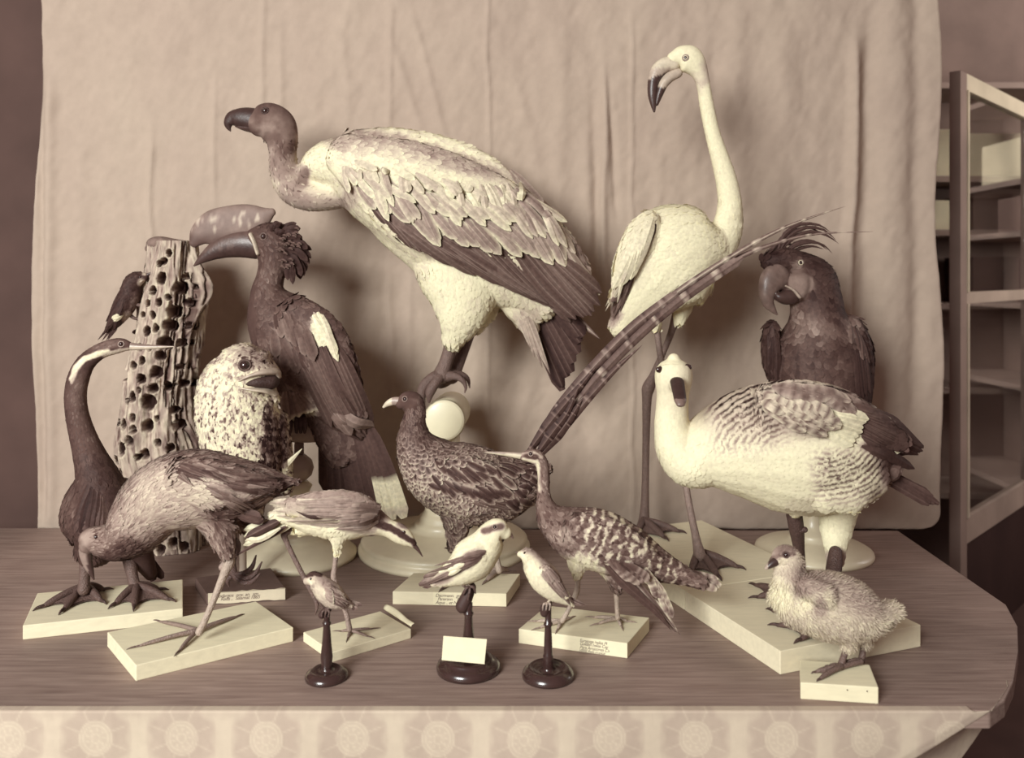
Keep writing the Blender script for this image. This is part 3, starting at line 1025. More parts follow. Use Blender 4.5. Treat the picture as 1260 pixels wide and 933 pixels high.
# ------------------------------------------------------------------ log riddled with holes
dG = 2.40
sg = dG / F
spine = crom([(214, 297, 27), (212, 330, 30), (210, 365, 38), (206, 405, 38), (199, 450, 39), (194, 500, 40), (195, 550, 46), (205, 600, 48), (212, 640, 44), (215, 672, 42)], 40)
na, nb = 220, len(spine)
th = np.linspace(0, 2 * math.pi, na, endpoint=False)
TH = np.repeat(th[None], nb, 0); SP = np.repeat(spine[:, None, :], na, 1)
rr = SP[..., 2] * (1 + .10 * np.sin(TH * 3 + SP[..., 1] / 60) + .06 * np.sin(TH * 7 + SP[..., 1] / 35))
gr = fbm(TH * 7.0, SP[..., 1] / 34, 3)
rr = rr + 5 * (gr - .5) + 3.0 * (fbm(TH * 22, SP[..., 1] / 22, 5) - .5) + 1.6 * (fbm(TH * 50, SP[..., 1] / 8, 7) - .5)
# flange of torn bark at upper right
fl = np.exp(-(((TH - 5.9 + 2 * math.pi) % (2 * math.pi) - math.pi + math.pi) * 0 + (np.minimum(np.abs(TH - 6.0), np.abs(TH - 6.0 + 2 * math.pi)) / .22)) ** 2) * np.exp(-((SP[..., 1] - 352) / 34) ** 2)
rr = rr + 24 * fl
right = np.clip(1 - np.abs(TH - 5.75) / .75, 0, 1)
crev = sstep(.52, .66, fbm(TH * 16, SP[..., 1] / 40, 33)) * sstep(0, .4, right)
rr = rr - 7 * crev
fl2 = np.exp(-(np.minimum(np.abs(TH - 6.1), np.abs(TH - 6.1 + 2 * math.pi)) / .25) ** 2) * np.exp(-((SP[..., 1] - 548) / 26) ** 2)
rr = rr + 10 * fl2
VX = SP[..., 0] + rr * np.cos(TH); VZ = SP[..., 1]
VYd = rr * np.sin(TH) * .9
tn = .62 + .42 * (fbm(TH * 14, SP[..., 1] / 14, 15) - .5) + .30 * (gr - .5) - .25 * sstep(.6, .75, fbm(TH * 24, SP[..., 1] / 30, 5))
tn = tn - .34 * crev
holes = [(213, 322, 5), (207, 325, 4), (219, 312, 5), (212, 343, 7), (232, 354, 7), (202, 357, 5), (191, 345, 4), (211, 371, 5), (226, 383, 7), (190, 386, 4), (203, 386, 5), (222, 399, 7), (196, 405, 6),
         (208, 402, 5), (175, 403, 5), (216, 420, 8), (211, 435, 6), (191, 440, 5), (178, 446, 5), (206, 455, 7), (190, 462, 6), (164, 460, 6), (202, 474, 6), (217, 473, 6), (197, 490, 9), (178, 484, 6),
         (180, 508, 5), (167, 517, 6), (156, 516, 4), (181, 522, 5), (196, 519, 7), (177, 535, 6), (165, 545, 8), (194, 551, 6), (154, 562, 5), (209, 538, 5), (162, 575, 5), (153, 583, 4), (170, 586, 6), (183, 592, 6), (236, 340, 4),
         (200, 660, 7), (214, 664, 7), (228, 656, 6), (240, 662, 6), (222, 612, 7), (205, 630, 8), (236, 618, 6), (228, 520, 6), (232, 470, 5), (186, 425, 5), (200, 425, 4), (240, 372, 5), (247, 350, 5), (238, 400, 5), (230, 420, 5), (228, 450, 4), (224, 500, 5), (222, 545, 5), (232, 580, 5), (216, 570, 5), (196, 372, 4), (222, 365, 4), (181, 365, 3), (187, 475, 4), (171, 490, 4), (186, 555, 4), (206, 510, 4)]
wx = VX + 1.5 * (fbm(VX / 4, VZ / 4, 21) - .5); wz = VZ + 1.5 * (fbm(VX / 4, VZ / 4, 22) - .5)
front = np.sin(TH) < .1
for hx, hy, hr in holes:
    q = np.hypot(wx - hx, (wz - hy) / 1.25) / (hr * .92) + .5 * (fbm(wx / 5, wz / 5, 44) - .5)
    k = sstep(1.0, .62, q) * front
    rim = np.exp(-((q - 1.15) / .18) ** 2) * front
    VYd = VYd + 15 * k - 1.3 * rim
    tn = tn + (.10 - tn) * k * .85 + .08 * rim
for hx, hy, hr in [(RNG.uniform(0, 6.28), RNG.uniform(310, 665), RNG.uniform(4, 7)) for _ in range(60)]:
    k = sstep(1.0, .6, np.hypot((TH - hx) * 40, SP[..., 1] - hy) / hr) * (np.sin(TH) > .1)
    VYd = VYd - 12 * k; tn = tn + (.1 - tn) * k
W = np.stack([(VX - CX) * sg * 1.0, dG + VYd * sg, CAMZ - (VZ - HY) * sg], -1)
W[..., 2] = np.maximum(W[..., 2], TZ + .001)
W[-1, :, 2] = TZ + .001
ii = np.arange(nb - 1)[:, None] * na; jj = np.arange(na)[None]; j2 = (np.arange(na) + 1)[None] % na
Fq = np.stack([ii + jj, ii + na + jj, ii + na + j2, ii + j2], -1).reshape(-1, 4)
logr = set_tags(empty('log', (float((212 - CX) * sg), dG, TZ)), 'tall weathered log riddled with round holes standing at left by the curtain', 'log')
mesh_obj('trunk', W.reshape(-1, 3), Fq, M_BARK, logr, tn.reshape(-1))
cap = W[0]; c0 = cap.mean(0)
ring = [c0 + (p - c0) * k + np.array([0, 0, .002 * math.sin(k * 30)]) for k in (1, .7, .4) for p in cap]
fs = [(i * na + k, i * na + (k + 1) % na, (i + 1) * na + (k + 1) % na, (i + 1) * na + k) for i in range(2) for k in range(na)]
fs.append(tuple(2 * na + k for k in range(na)))
mesh_obj('cut_end', np.array(ring), fs, M_BARK, logr, .3)
v, f = loft([(184, 306, 5, 8), (190, 301, 9, 14), (200, 299, 8, 16), (216, 299, 5, 14), (234, 300, 3, 10)], dG, seg=12, rd=1.2)
mesh_obj('broken_rim', v, f, M_BARK, logr, .40)

# ================================================================== the stuffed birds
ROWS = [0, 0, 0, 0, 0, 0]
one = lambda x, y: np.ones_like(x)

# ------------------------------------------------------------------ vulture
B = Bird('vulture', 'large vulture with bare dark head and pale back, perched high on the round bar end', 'vulture', 2.34, (xv, dV, zc))
B.trunk([
    B.L([(318, 152, 17, 14), (328, 150, 24, 19), (341, 156, 24, 19), (347, 170, 20, 17), (348, 190, 17, 16), (350, 210, 18, 17), (360, 231, 20, 19), (380, 241, 19, 19), (405, 240, 19, 20), (430, 230, 26, 26)]),
    B.L([(372, 214, 10, 14), (395, 205, 27, 30), (425, 205, 36, 44), (462, 228, 47, 62), (514, 257, 58, 68), (562, 292, 62, 60), (605, 325, 55, 48), (640, 350, 38, 34), (665, 375, 20, 20)]),
    B.L([(418, 188, 24, 14, -42), (470, 215, 47, 16, -58), (530, 245, 60, 16, -60), (600, 272, 55, 14, -52), (655, 300, 44, 10, -40), (700, 335, 28, 7, -26), (724, 366, 10, 5, -16)]),
    B.L([(428, 172, 12, 10, 44), (480, 169, 12, 12, 52), (540, 178, 12, 12, 50), (595, 198, 10, 9, 40), (640, 232, 7, 6, 26)]),
    B.L([(446, 246, 16, 22), (482, 284, 19, 30), (526, 320, 22, 36), (556, 356, 28, 34)]),
    B.L([(558, 322, 50, 34, -16), (568, 360, 43, 30, -18), (566, 392, 30, 24, -18), (558, 416, 15, 14, -16)]),
    B.L([(600, 322, 36, 28, 22), (600, 360, 26, 22, 22), (585, 395, 16, 16, 20)]),
    B.L([(625, 350, 26, 22), (640, 378, 20, 16), (652, 402, 12, 10)]),
], 2.2, 7)
zt = zc + 25 * sv
B.tube([(558, 408, 2.33, 12), (554, 428, 2.33, 8.5), (548, 448, 2.33, 8.5), (543, 462, 2.325, 11)], .34, 10)
B.tube([(580, 398, 2.40, 9), (570, 430, 2.40, 7.5), (560, 455, 2.38, 8.5), (556, 464, 2.37, 9)], .30, 10)
for tp in ([(543, 462, 2.325, 9), (531, 466, 2.31, 7), (521, 476, 2.305, 6.5), (519, 489, 2.305, 5), (522, 498, 2.308, 1.5)],
           [(543, 462, 2.32, 8), (535, 472, 2.30, 6.5), (529, 483, 2.295, 6), (528, 494, 2.295, 2)],
           [(548, 463, 2.325, 8), (560, 463, 2.31, 5), (569, 468, 2.305, 3.6), (573, 476, 2.305, 2.2), (572, 483, 2.306, .8)],
           [(550, 462, 2.34, 8), (565, 461, 2.35, 5), (575, 466, 2.35, 3), (578, 477, 2.352, .9)],
           [(556, 464, 2.37, 7), (545, 472, 2.39, 6), (540, 474, 2.42, 4)]):
    B.tube(tp, .30, 9)
vz = zones(.86, [(330, 152, 42, 34, 0, .34, .25), (349, 200, 20, 28, 0, .44, .4), (370, 240, 34, 22, 20, .52, .3), (412, 244, 28, 12, 0, .60, .4), (400, 234, 24, 8, 0, .84, .5), (395, 205, 26, 26, 0, .97, .3), (372, 218, 8, 14, 0, .4, .4),
                 (500, 163, 90, 8, 6, .88, .4), (520, 188, 120, 13, 16, .50, .4), (440, 178, 40, 12, 10, .52, .4), (540, 240, 120, 34, 22, .90, .4), (560, 370, 50, 60, 0, .97, .3), (470, 300, 30, 16, 40, .88, .4),
                 (428, 240, 8, 12, 0, .6, .5), (330, 131, 30, 10, 0, .28, .4), (312, 160, 16, 6, -10, .2, .5), (352, 182, 12, 12, 0, .26, .5), (325, 158, 14, 6, 0, .42, .5),
                 (650, 395, 16, 18, 0, .70, .4), (640, 260, 40, 40, 40, .72, .5), (690, 330, 40, 40, 40, .3, .4)], .10, 10)
B.body(vz)
fl_v = [[(380, 205), (440, 225), (520, 262), (620, 320), (700, 380)], [(420, 170), (520, 178), (600, 205), (670, 260), (720, 340)], [(555, 320), (566, 370), (560, 415)], [(430, 240), (480, 300), (540, 350)], [(620, 340), (650, 405)]]
B.plumage(9000, lambda x, y: np.where(x < 420, 9, 13), lambda x, y: np.where(x < 420, 3, 5.5), fl_v, mask=lambda x, y: (x > 425) | ((x > 382) & (y < 226)), lift=.11, edge=.06, rows=([-.10, -.06, 0, .02, .06, .08], lambda x, y: 1.0 * (y < 300) + .2), var=.05, jit=.28, seed=1)
# neck down: sparse whiskery tufts
B.plumage(4500, 7, 1.8, [[(345, 170), (349, 205), (366, 236), (400, 241), (430, 235)]], mask=lambda x, y: (x < 425) & (y > 172) & ~((x > 382) & (y < 226)), lift=.4, var=.10, edge=.05, jit=.45, name='neck_down', seed=2)
w = B.wing()
B.row(w, 'flight_feather', [(448, 240), (470, 262), (500, 276), (540, 290), (580, 300), (620, 306), (655, 306), (668, 300)], [(498, 298), (545, 321), (600, 340), (642, 356), (676, 378), (702, 394), (727, 390), (738, 366)], 30, (13, 17), .26, .34, .22, lift=3, dl=.22, rach=.42, jit=2, tvar=.03)
B.row(w, 'greater_covert', [(440, 222), (480, 240), (520, 252), (560, 262), (600, 266), (640, 262), (660, 256)], [(466, 248), (523, 289), (557, 299), (600, 307), (647, 313), (678, 321), (700, 318)], 21, (14, 17), .36, .92, .92, lift=6.5, dl=.16, rach=.62, jit=4.5, tvar=.05)
B.row(w, 'median_covert', [(425, 205), (470, 222), (520, 236), (570, 242), (620, 240), (650, 236)], [(447, 226), (507, 262), (552, 272), (612, 274), (657, 280), (685, 290)], 36, (9, 11), .66, .88, .95, lift=8.5, dl=.08, jit=8, tvar=.10)
B.row(w, 'lesser_covert', [(425, 200), (480, 212), (540, 224), (600, 230), (636, 230)], [(438, 216), (500, 236), (558, 246), (618, 250), (652, 258)], 36, (8, 9), .80, .86, .93, lift=8, dl=.06, jit=9, tvar=.10)
B.row(w, 'scapular', [(628, 210), (645, 230), (660, 252), (672, 275), (680, 296)], [(668, 250), (690, 280), (704, 312), (722, 345), (737, 362)], 9, 13, .42, .62, .70, lift=8, dl=-.3, rach=.75, jit=2)
tl = B.wing('tail')
B.row(tl, 'tail_feather', [(636, 352, 10), (648, 356, 4), (662, 358, 0), (672, 356, -6)], [(692, 480, 8), (700, 462, 4), (712, 430, 0), (716, 408, -4)], 9, (17, 21), .07, .12, .07, shape='blunt', rach=.3, jit=2.5)
B.quill('tail_feather', [(672, 352, 6), (705, 388, 4), (738, 417, 2)], 15, .45, .30, .22, parent=tl, rach=.75, shape='point')
B.row(tl, 'undertail_covert', [(636, 372, -14), (644, 378, -14)], [(654, 430, -10), (676, 462, -8)], 5, 12, .50, .7, .3, shape='point', rach=.7)
B.part('beak', [B.L([(313, 148, 15, 11), (302, 146, 14, 9.5), (293, 145.5, 12, 8), (286, 147, 10, 6), (281.5, 152, 6.5, 4.5), (281.5, 157, 3.4, 2.6), (283.5, 161, 1, 1)], seg=16)], .10, M_HORN)
B.part('lower_mandible', [B.L([(310, 157, 7, 8), (300, 157, 4, 5.5), (291, 155, 2, 3)], seg=12)], .16, M_HORN)
B.eye(326, 136, 4.2, ring=.16)

# ------------------------------------------------------------------ flamingo
B = Bird('flamingo', 'tall white long-necked wading bird with heavy bent bill, standing near the curtain', 'flamingo', 2.25, (G(830, 670, .045).x, G(830, 670, .045).y, TZ + .045))
B.trunk([
    B.L([(829, 72, 9, 9), (838, 70, 14, 11), (847, 73, 18, 13), (855, 80, 15, 12), (862, 92, 10, 9), (866, 108, 8.5, 8), (870, 132, 9, 8.5), (877, 165, 9.5, 9), (887, 198, 11.5, 11), (895, 228, 13.5, 13), (898, 256, 15, 15), (893, 284, 20, 20), (876, 306, 30, 30)]),
    B.L([(893, 290, 14, 18), (878, 298, 32, 34), (856, 304, 56, 46), (828, 318, 66, 52), (803, 342, 56, 46), (783, 372, 36, 32), (766, 398, 17, 16)]),
    B.L([(801, 268, 12, 8, -34), (790, 290, 20, 9, -42), (778, 318, 19, 8, -40), (766, 345, 12, 6, -32), (757, 368, 6, 4, -24)]),
    B.L([(806, 350, 34, 26, -10), (802, 380, 22, 18, -10), (806, 398, 8, 8, -10)]),
    B.L([(838, 348, 30, 26, 18), (840, 372, 16, 14, 18), (836, 392, 7, 7, 16)]),
], 1.9, 7)
B.tube([(806, 388, 2.23, 6), (809, 412, 2.23, 4), (813, 440, 2.22, 4), (822, 482, 2.2, 4), (832, 520, 2.18, 6), (836, 545, 2.16, 4.5), (846, 610, 2.13, 4.2), (856, 660, 2.10, 5), (861, 684, 2.095, 8)], .42, 10)
B.tube([(834, 382, 2.30, 6), (825, 412, 2.32, 4.2), (815, 436, 2.34, 4), (804, 462, 2.37, 5), (798, 477, 2.39, 8), (796, 492, 2.395, 6), (795, 540, 2.41, 4.6), (794, 600, 2.43, 4.6), (793, 632, 2.44, 6), (792, 646, 2.445, 8)], .36, 10)
B.foot((860, 690), [(850, 706), (884, 712), (908, 700)], .045, 4.6, .30, web=True, arch=2.2)
B.foot((792, 650), [(782, 662), (818, 664), (836, 656)], .045, 4.6, .30, web=True, arch=2.2)
B.body(zones(.98, [(866, 92, 9, 20, 10, .70, .5), (856, 92, 10, 6, 0, .85, .5), (782, 310, 24, 52, 25, .90, .4), (760, 372, 8, 26, 10, .3, .5), (800, 396, 12, 10, 0, .93, .4)], .03))
B.plumage(3400, lambda x, y: np.where(y < 240, 6, 14), lambda x, y: np.where(y < 240, 2.5, 6.5), [[(845, 75), (866, 108), (877, 165), (895, 228), (898, 260), (870, 305), (828, 325), (790, 375), (760, 410)], [(806, 340), (804, 396)], [(838, 340), (836, 390)]],
          mask=lambda x, y: (y > 98), lift=.06, edge=.01, rows=([-.03, -.01, 0, .01, .02, .02], one), var=.02, seed=3)
w = B.wing()
B.row(w, 'flight_feather', [(782, 318), (778, 322), (770, 330)], [(766, 374), (756, 396), (753, 378)], 6, 9, .30, .34, .22, lift=2, rach=.4, shape='point')
B.row(w, 'wing_covert', [(804, 268), (798, 274), (790, 282)], [(789, 312), (771, 345), (757, 352)], 8, 13, .88, .94, .96, lift=7, dl=.3, rach=.97)
B.row(w, 'wing_covert', [(782, 290), (776, 300)], [(764, 366), (752, 384)], 5, 9, .80, .86, .80, lift=8, dl=.3, rach=.9, shape='point')
B.row(w, 'edge_feather', [(806, 275), (800, 288), (793, 300)], [(794, 306), (780, 336), (768, 362)], 6, 6, .16, .2, .15, lift=3, shape='point')
tl = B.wing('tail')
B.row(tl, 'tail_feather', [(780, 370, 6), (788, 372, 0), (798, 380, -10)], [(756, 416, 6), (765, 420, 0), (786, 412, -10)], 6, 9, .93, .95, .9, shape='point')
B.part('beak', [B.L([(830, 78, 9, 7), (818, 80, 9.5, 7), (809, 88, 9, 6.5), (804, 101, 7, 6), (803, 116, 6, 5), (804, 128, 4, 3.5), (805, 137, 1.5, 1.5)], seg=16)],
       lambda x, y: np.where(y > 95 - (x - 805) * .35, .14, np.where(y > 84, .62, .80)), M_HORN)
B.part('lower_mandible', [B.L([(834, 90, 6, 6), (824, 95, 6.5, 6.5), (816, 104, 6, 6), (811, 117, 4.5, 4.5), (808, 128, 2.5, 2.5)], seg=14)], lambda x, y: np.where(y > 108, .13, .66), M_HORN)
v_, f_ = sweep([B.surf(832, 84, .6)[0], B.surf(836, 87, .4)[0]], .002, .002)
B.eye(843.5, 71, 3.6, ring=.55, iris=.62)

# ------------------------------------------------------------------ pheasant with the very long tail
B = Bird('pheasant', 'dark scaly-feathered pheasant whose very long barred tail sweeps up to the right', 'pheasant', 2.02, (G(600, 712, .03).x, 2.05, TZ + .03))
B.trunk([
    B.L([(492, 497, 7, 6), (500, 494, 12, 9.5), (508, 495, 13, 10.5), (511, 506, 13, 11), (509, 520, 15, 14), (510, 540, 22, 21), (520, 560, 32, 30), (540, 580, 42, 38), (572, 594, 48, 42), (605, 600, 45, 40), (632, 596, 36, 32), (652, 588, 24, 22), (664, 580, 12, 12)]),
    B.L([(545, 590, 30, 12, -30), (585, 600, 34, 12, -36), (625, 606, 24, 9, -28), (652, 606, 10, 6, -18)]),
    B.L([(562, 625, 24, 18, -10), (562, 648, 15, 13, -10), (560, 668, 9, 8, -10)]),
    B.L([(600, 630, 22, 18, 10), (606, 652, 12, 11, 10), (608, 664, 7, 7, 10)]),
], 1.7, 5)
B.tube([(560, 662, 2.01, 6), (562, 690, 2.005, 4), (560, 712, 2.0, 4)], .42)
B.foot((560, 716), [(530, 722), (545, 726), (572, 724), (566, 712)], .03, 3.2, .40)
B.tube([(608, 658, 2.06, 6), (610, 682, 2.06, 4), (614, 702, 2.05, 4.2)], .62)
B.foot((614, 706), [(588, 708), (598, 717), (626, 704), (620, 702)], .03, 3.2, .52)
pz_ = zones(.22, [(500, 496, 15, 10, 0, .26, .3), (511, 492, 7, 6, 0, .52, .5), (505, 488, 16, 6, 10, .2, .5), (520, 520, 30, 24, 40, .20, .4), (560, 640, 26, 30, 0, .36, .4), (530, 610, 30, 30, 0, .30, .4), (600, 640, 40, 20, 0, .34, .4), (560, 663, 12, 14, 0, .36, .3)], .05)
B.body(pz_)
fl_p = [[(500, 490), (510, 515), (525, 555), (570, 585), (640, 585), (670, 570)], [(505, 530), (515, 590), (560, 625), (620, 625), (660, 600)], [(562, 620), (560, 670)]]
B.plumage(3400, lambda x, y: np.clip(5 + (y - 490) * .12, 5, 15), lambda x, y: np.clip(2.5 + (y - 490) * .09, 2.5, 9.5), fl_p, mask=lambda x, y: (y > 503) | (x > 514), lift=.16,
          edge=lambda x, y: .12 + .20 * sstep(520, 580, y) * sstep(640, 560, x + (y - 590)), rows=([.02, .0, -.10, -.06, .10, .16], lambda x, y: sstep(525, 570, y)), mat=M_GLOSS, var=.06, jit=.3, seed=4)
w = B.wing()
B.row(w, 'scapular', [(535, 570), (560, 572), (590, 575), (620, 575)], [(556, 588), (590, 592), (620, 594), (645, 592)], 20, 10, .14, .58, .6, lift=3, tvar=.05, jit=6, mat=M_GLOSS, dl=.1)
B.row(w, 'wing_covert', [(530, 590), (555, 595), (585, 598), (612, 600)], [(550, 606), (582, 612), (615, 616), (646, 612)], 20, 10, .15, .58, .6, lift=3, jit=6, mat=M_GLOSS, dl=.1)
B.row(w, 'flight_feather', [(560, 610), (580, 612), (600, 612)], [(612, 628), (632, 624), (655, 612)], 8, 10, .30, .24, .36, lift=2, rach=.36, mat=M_GLOSS)
B.row(w, 'rump_feather', [(630, 572), (640, 582), (638, 596), (625, 608)], [(656, 578), (664, 592), (658, 608), (645, 622)], 20, 11, .10, .55, .6, lift=3, jit=6, mat=M_GLOSS, dl=.1)
tl = B.wing('tail')
bar = lambda n, a: (lambda t, v: a * (np.sin(t * n * 2 * math.pi) > .90) - .12 * ((np.sin(t * n * 2 * math.pi - .6) > .84)) + 0 * v)
tpath = lambda off: [(652 + off * .5, 556 + off * .4), (690 + off, 506 + off), (735 + off * .8, 452 + off), (787 + off * .6, 401 + off), (842 + off * .4, 356 + off), (905 + off * .3, 315 + off)]
TD = lambda pts, d0, d1: [(x, y, d0 + (d1 - d0) * i / (len(pts) - 1)) for i, (x, y) in enumerate(pts)]
qm = dict(parent=tl, m=91, mat=M_GLOSS)
B.quill('tail_feather', TD(tpath(4) + [(956, 299), (1005, 288), (1074, 285)], 0, 14), 10.5, .36, .22, .35, shape='point', bars=bar(12, .34), rach=.56, lift=0, **qm)
B.quill('tail_feather', TD(tpath(-2) + [(955, 285), (997, 268), (1040, 254)], -4, 10), 10, .42, .26, .36, shape='point', bars=bar(12, .34), rach=.82, **qm)
B.quill('tail_feather', TD([(656, 560), (696, 512), (740, 460), (792, 408), (848, 362), (914, 317)], -8, -4), 12, .34, .22, .40, shape='blunt', bars=bar(8, .34), rach=.3, **qm)
B.quill('tail_feather', TD([(652, 554), (688, 502), (730, 452), (780, 402), (834, 361)], -3, -2), 13, .30, .18, .36, shape='blunt', bars=bar(9, .2), rach=.5, **qm)
B.quill('tail_feather', TD([(660, 566), (705, 512), (752, 460), (790, 425)], -12, -8), 13, .26, .16, .3, shape='point', bars=bar(7, .2), rach=.4, **qm)
B.quill('tail_feather', TD([(650, 556), (680, 516), (712, 478), (736, 448)], -12, -8), 14, .18, .12, .25, shape='point', bars=bar(6, .2), rach=.36, **qm)
B.quill('tail_feather', TD([(660, 566), (690, 530), (706, 508), (716, 492)], -15, -12), 15, .18, .10, .3, shape='point', bars=bar(5, .22), rach=.36, **qm)
B.quill('tail_feather', TD([(660, 560), (680, 532), (698, 508), (712, 476)], -18, -14), 13, .14, .10, .3, shape='point', bars=bar(5, .22), rach=.36, **qm)
B.part('beak', [B.L([(492, 494, 5.5, 5), (484, 494, 5, 4), (477, 497, 3.6, 3), (472, 501, 1.6, 1.4)], seg=12)], lambda x, y: np.where(x < 482, .8, .5), M_HORN)
B.eye(498, 491, 3.2, ring=.42)

# ------------------------------------------------------------------ goose
B = Bird('goose', 'big white goose with barred back turning its face to the viewer, on the broad board', 'goose', 1.82, (G(985, 760, .045).x, G(985, 760, .045).y, TZ + .045))
s_ = B.s
B.trunk([
    B.L([(829, 442.5, 8, 8), (829, 446, 15, 15), (829, 452, 20.5, 21), (829, 460, 23, 26, -3), (828.5, 470, 22.5, 25, -3), (828, 484, 20, 21, -2), (827, 502, 20, 20), (827, 525, 22, 22), (834, 549, 28, 29), (850, 562, 37, 38), (872, 556, 42, 42)]),
    B.L([(831, 468, 11, 11, -8), (833, 474, 10, 9, -28), (835, 481, 8, 6, -40)], ref=(0, 0, 1), rd=.9),
    B.L([(846, 562, 32, 34), (885, 552, 54, 52), (930, 547, 73, 64), (985, 550, 82, 70), (1035, 556, 74, 62), (1066, 564, 46, 44), (1084, 572, 24, 24)]),
    B.L([(940, 510, 34, 12, -50), (985, 508, 38, 14, -58), (1035, 515, 32, 12, -52), (1080, 530, 20, 9, -38), (1110, 545, 11, 6, -28)]),
    B.L([(1010, 600, 30, 18, -44), (1050, 590, 38, 16, -44), (1078, 588, 24, 12, -32)]),
    B.L([(988, 604, 22, 18, -12), (979, 626, 10, 10, -12)]),
    B.L([(1032, 620, 26, 22, 18), (1029, 650, 20, 17, 18), (1028, 672, 14, 12, 12), (1028, 688, 9.5, 9, 4)]),
], 1.8, 7)
B.tube([(977, 632, 1.83, 10), (980, 650, 1.84, 9.5), (983, 675, 1.86, 7), (984, 700, 1.88, 7), (976, 726, 1.90, 8)], .20, 10)
B.tube([(983, 652, 1.832, 5), (990, 652, 1.83, 4)], .2)
B.foot((968, 738), [(929, 722), (932, 737), (952, 748)], .045, 4.5, .24, web=True, arch=1.8)
B.tube([(1028, 680, 1.80, 8), (1026, 700, 1.78, 9.5), (1020, 740, 1.73, 8), (1014, 772, 1.705, 9)], .24, 10)
B.foot((1011, 781), [(951, 754), (957, 772), (985, 790)], .045, 4.8, .26, web=True, arch=2.0)


def goose_tone(px, py):
    z = zones(.98, [(1075, 585, 26, 34, 20, .86, .4), (1040, 585, 40, 30, 20, .92, .5), (930, 495, 95, 44, 8, .72, .5), (990, 500, 70, 34, 10, .62, .4), (1050, 500, 40, 26, 25, .50, .4), (848, 488, 8, 44, 0, .90, .6), (985, 625, 20, 12, 0, .9, .5), (1098, 578, 17, 20, 0, .32, .4), (1085, 535, 60, 26, 30, .22, .25), (1052, 528, 26, 18, -20, .98, .25), (1030, 690, 14, 12, 0, .5, .4)], .025)(px, py)
    k = np.maximum(sstep(530, 500, py) * sstep(858, 890, px) * sstep(1060, 1020, px), .9 * sstep(985, 1020, px) * sstep(545, 565, py) * sstep(635, 600, py) * sstep(1092, 1080, px))
    k = np.maximum(k, .6 * sstep(575, 540, py + (px - 900) * .15) * sstep(862, 890, px) * sstep(1000, 940, px))
    u = np.where(py > 548, np.hypot(px - 1015, (py - 528) * 1.1), np.hypot((px - 985) * .8, py - 575))
    wv_ = np.sin((u + 5 * (fbm(px / 11, py / 11, 31) - .5)) * 2 * math.pi / 6.3)
    brk = sstep(.30, .45, fbm(px / 6, py / 6, 41) + .35 * k)
    return z - k * brk * .72 * sstep(.05, .6, wv_)


B.body(goose_tone)
fl_g = [[(829, 445), (827, 500), (835, 555), (890, 560), (980, 570), (1060, 580), (1110, 585)], [(860, 525), (920, 485), (990, 485), (1060, 505), (1120, 545)], [(1030, 620), (1028, 690)], [(980, 600), (979, 640)]]
B.plumage(4600, lambda x, y: np.where((x < 858) & (y < 540), 6.5, 13), lambda x, y: np.where((x < 858) & (y < 540), 3, 8), fl_g, mask=lambda x, y: ~((y < 505) & (x < 855)), lift=.07, edge=.015, follow=.9, var=.015, jit=.16, seed=5)
w = B.wing()
bb = lambda n, a: (lambda t, v: a * (np.sin(t * n * 2 * math.pi + np.abs(v) * 1.5) > .2))
B.row(w, 'flight_feather', [(1040, 498), (1048, 510), (1055, 520), (1055, 535)], [(1112, 524), (1138, 551), (1128, 560), (1100, 560)], 14, (15, 13), .20, .26, .2, lift=4, rach=.32, shape='round', dl=-.2, jit=.8, tvar=.02)
B.row(w, 'flight_feather', [(1060, 540), (1050, 545)], [(1126, 576), (1112, 572)], 3, 13, .2, .22, .2, lift=2, shape='round', jit=.8)
B.row(w, 'secondary', [(1020, 505), (1015, 515), (1008, 525)], [(1064, 514), (1058, 532), (1046, 548)], 7, 15, .95, .98, .98, lift=6, dl=-.3, shape='round', rach=.99)
B.row(w, 'scapular', [(950, 476), (975, 478), (1005, 484), (1025, 494)], [(1005, 488), (1035, 490), (1050, 502), (1054, 515)], 7, 18, .50, .66, .7, lift=7, dl=-.2, bars=lambda t, v: -.16 * (np.sin(t * 40) > 0), rach=.4)
B.row(w, 'wing_covert', [(935, 492), (960, 500), (985, 505)], [(985, 522), (1010, 530), (1034, 522)], 8, 17, .74, .84, .86, lift=8, dl=.2, bars=lambda t, v: -.38 * (np.sin(t * 42 + np.abs(v)) > .25), jit=3)
B.row(w, 'wing_covert', [(925, 482), (950, 488), (985, 494)], [(965, 508), (990, 514), (1022, 512)], 8, 15, .74, .82, .84, lift=9, dl=.2, bars=lambda t, v: -.36 * (np.sin(t * 40 + np.abs(v)) > .25), jit=3)
B.quill('wing_edge', [(1068, 566, -26), (1088, 562, -28), (1112, 552, -26)], 8, .98, .98, .95, parent=w)
tl = B.wing('tail')
B.row(tl, 'tail_feather', [(1074, 572, 8), (1076, 578, 2), (1078, 584, -4)], [(1137, 604, 8), (1154, 619, 2), (1142, 617, -4)], 7, 9, .16, .2, .15, rach=.3, shape='blunt')
bs = s_
B.part('bill', [loft([(833, 470, 8.5, 6, -36), (834.5, 478, 8, 5.5, -48), (836, 486, 7.5, 4.5, -58), (837, 493, 7, 3.6, -66), (837.5, 498, 5, 3, -70)], 1.82, ref=(0, 0, 1), seg=16)], lambda x, y: np.where(y > 491, .34, .08), M_HORN)
for ex, ey, nx_ in ((810.5, 455, -1), (847.5, 452, 1)):
    p = P(ex, ey, 1.82 - 15 * s_)
    e = mesh_obj('eye', *sweep([p - Vector((.003 * nx_, 0, 0)), p + Vector((.001 * nx_, -.001, 0))], [3.6 * s_, 3.0 * s_], [4.6 * s_, 3.6 * s_], (0, 0, 1), 12), M_EYE, B.root, .02)

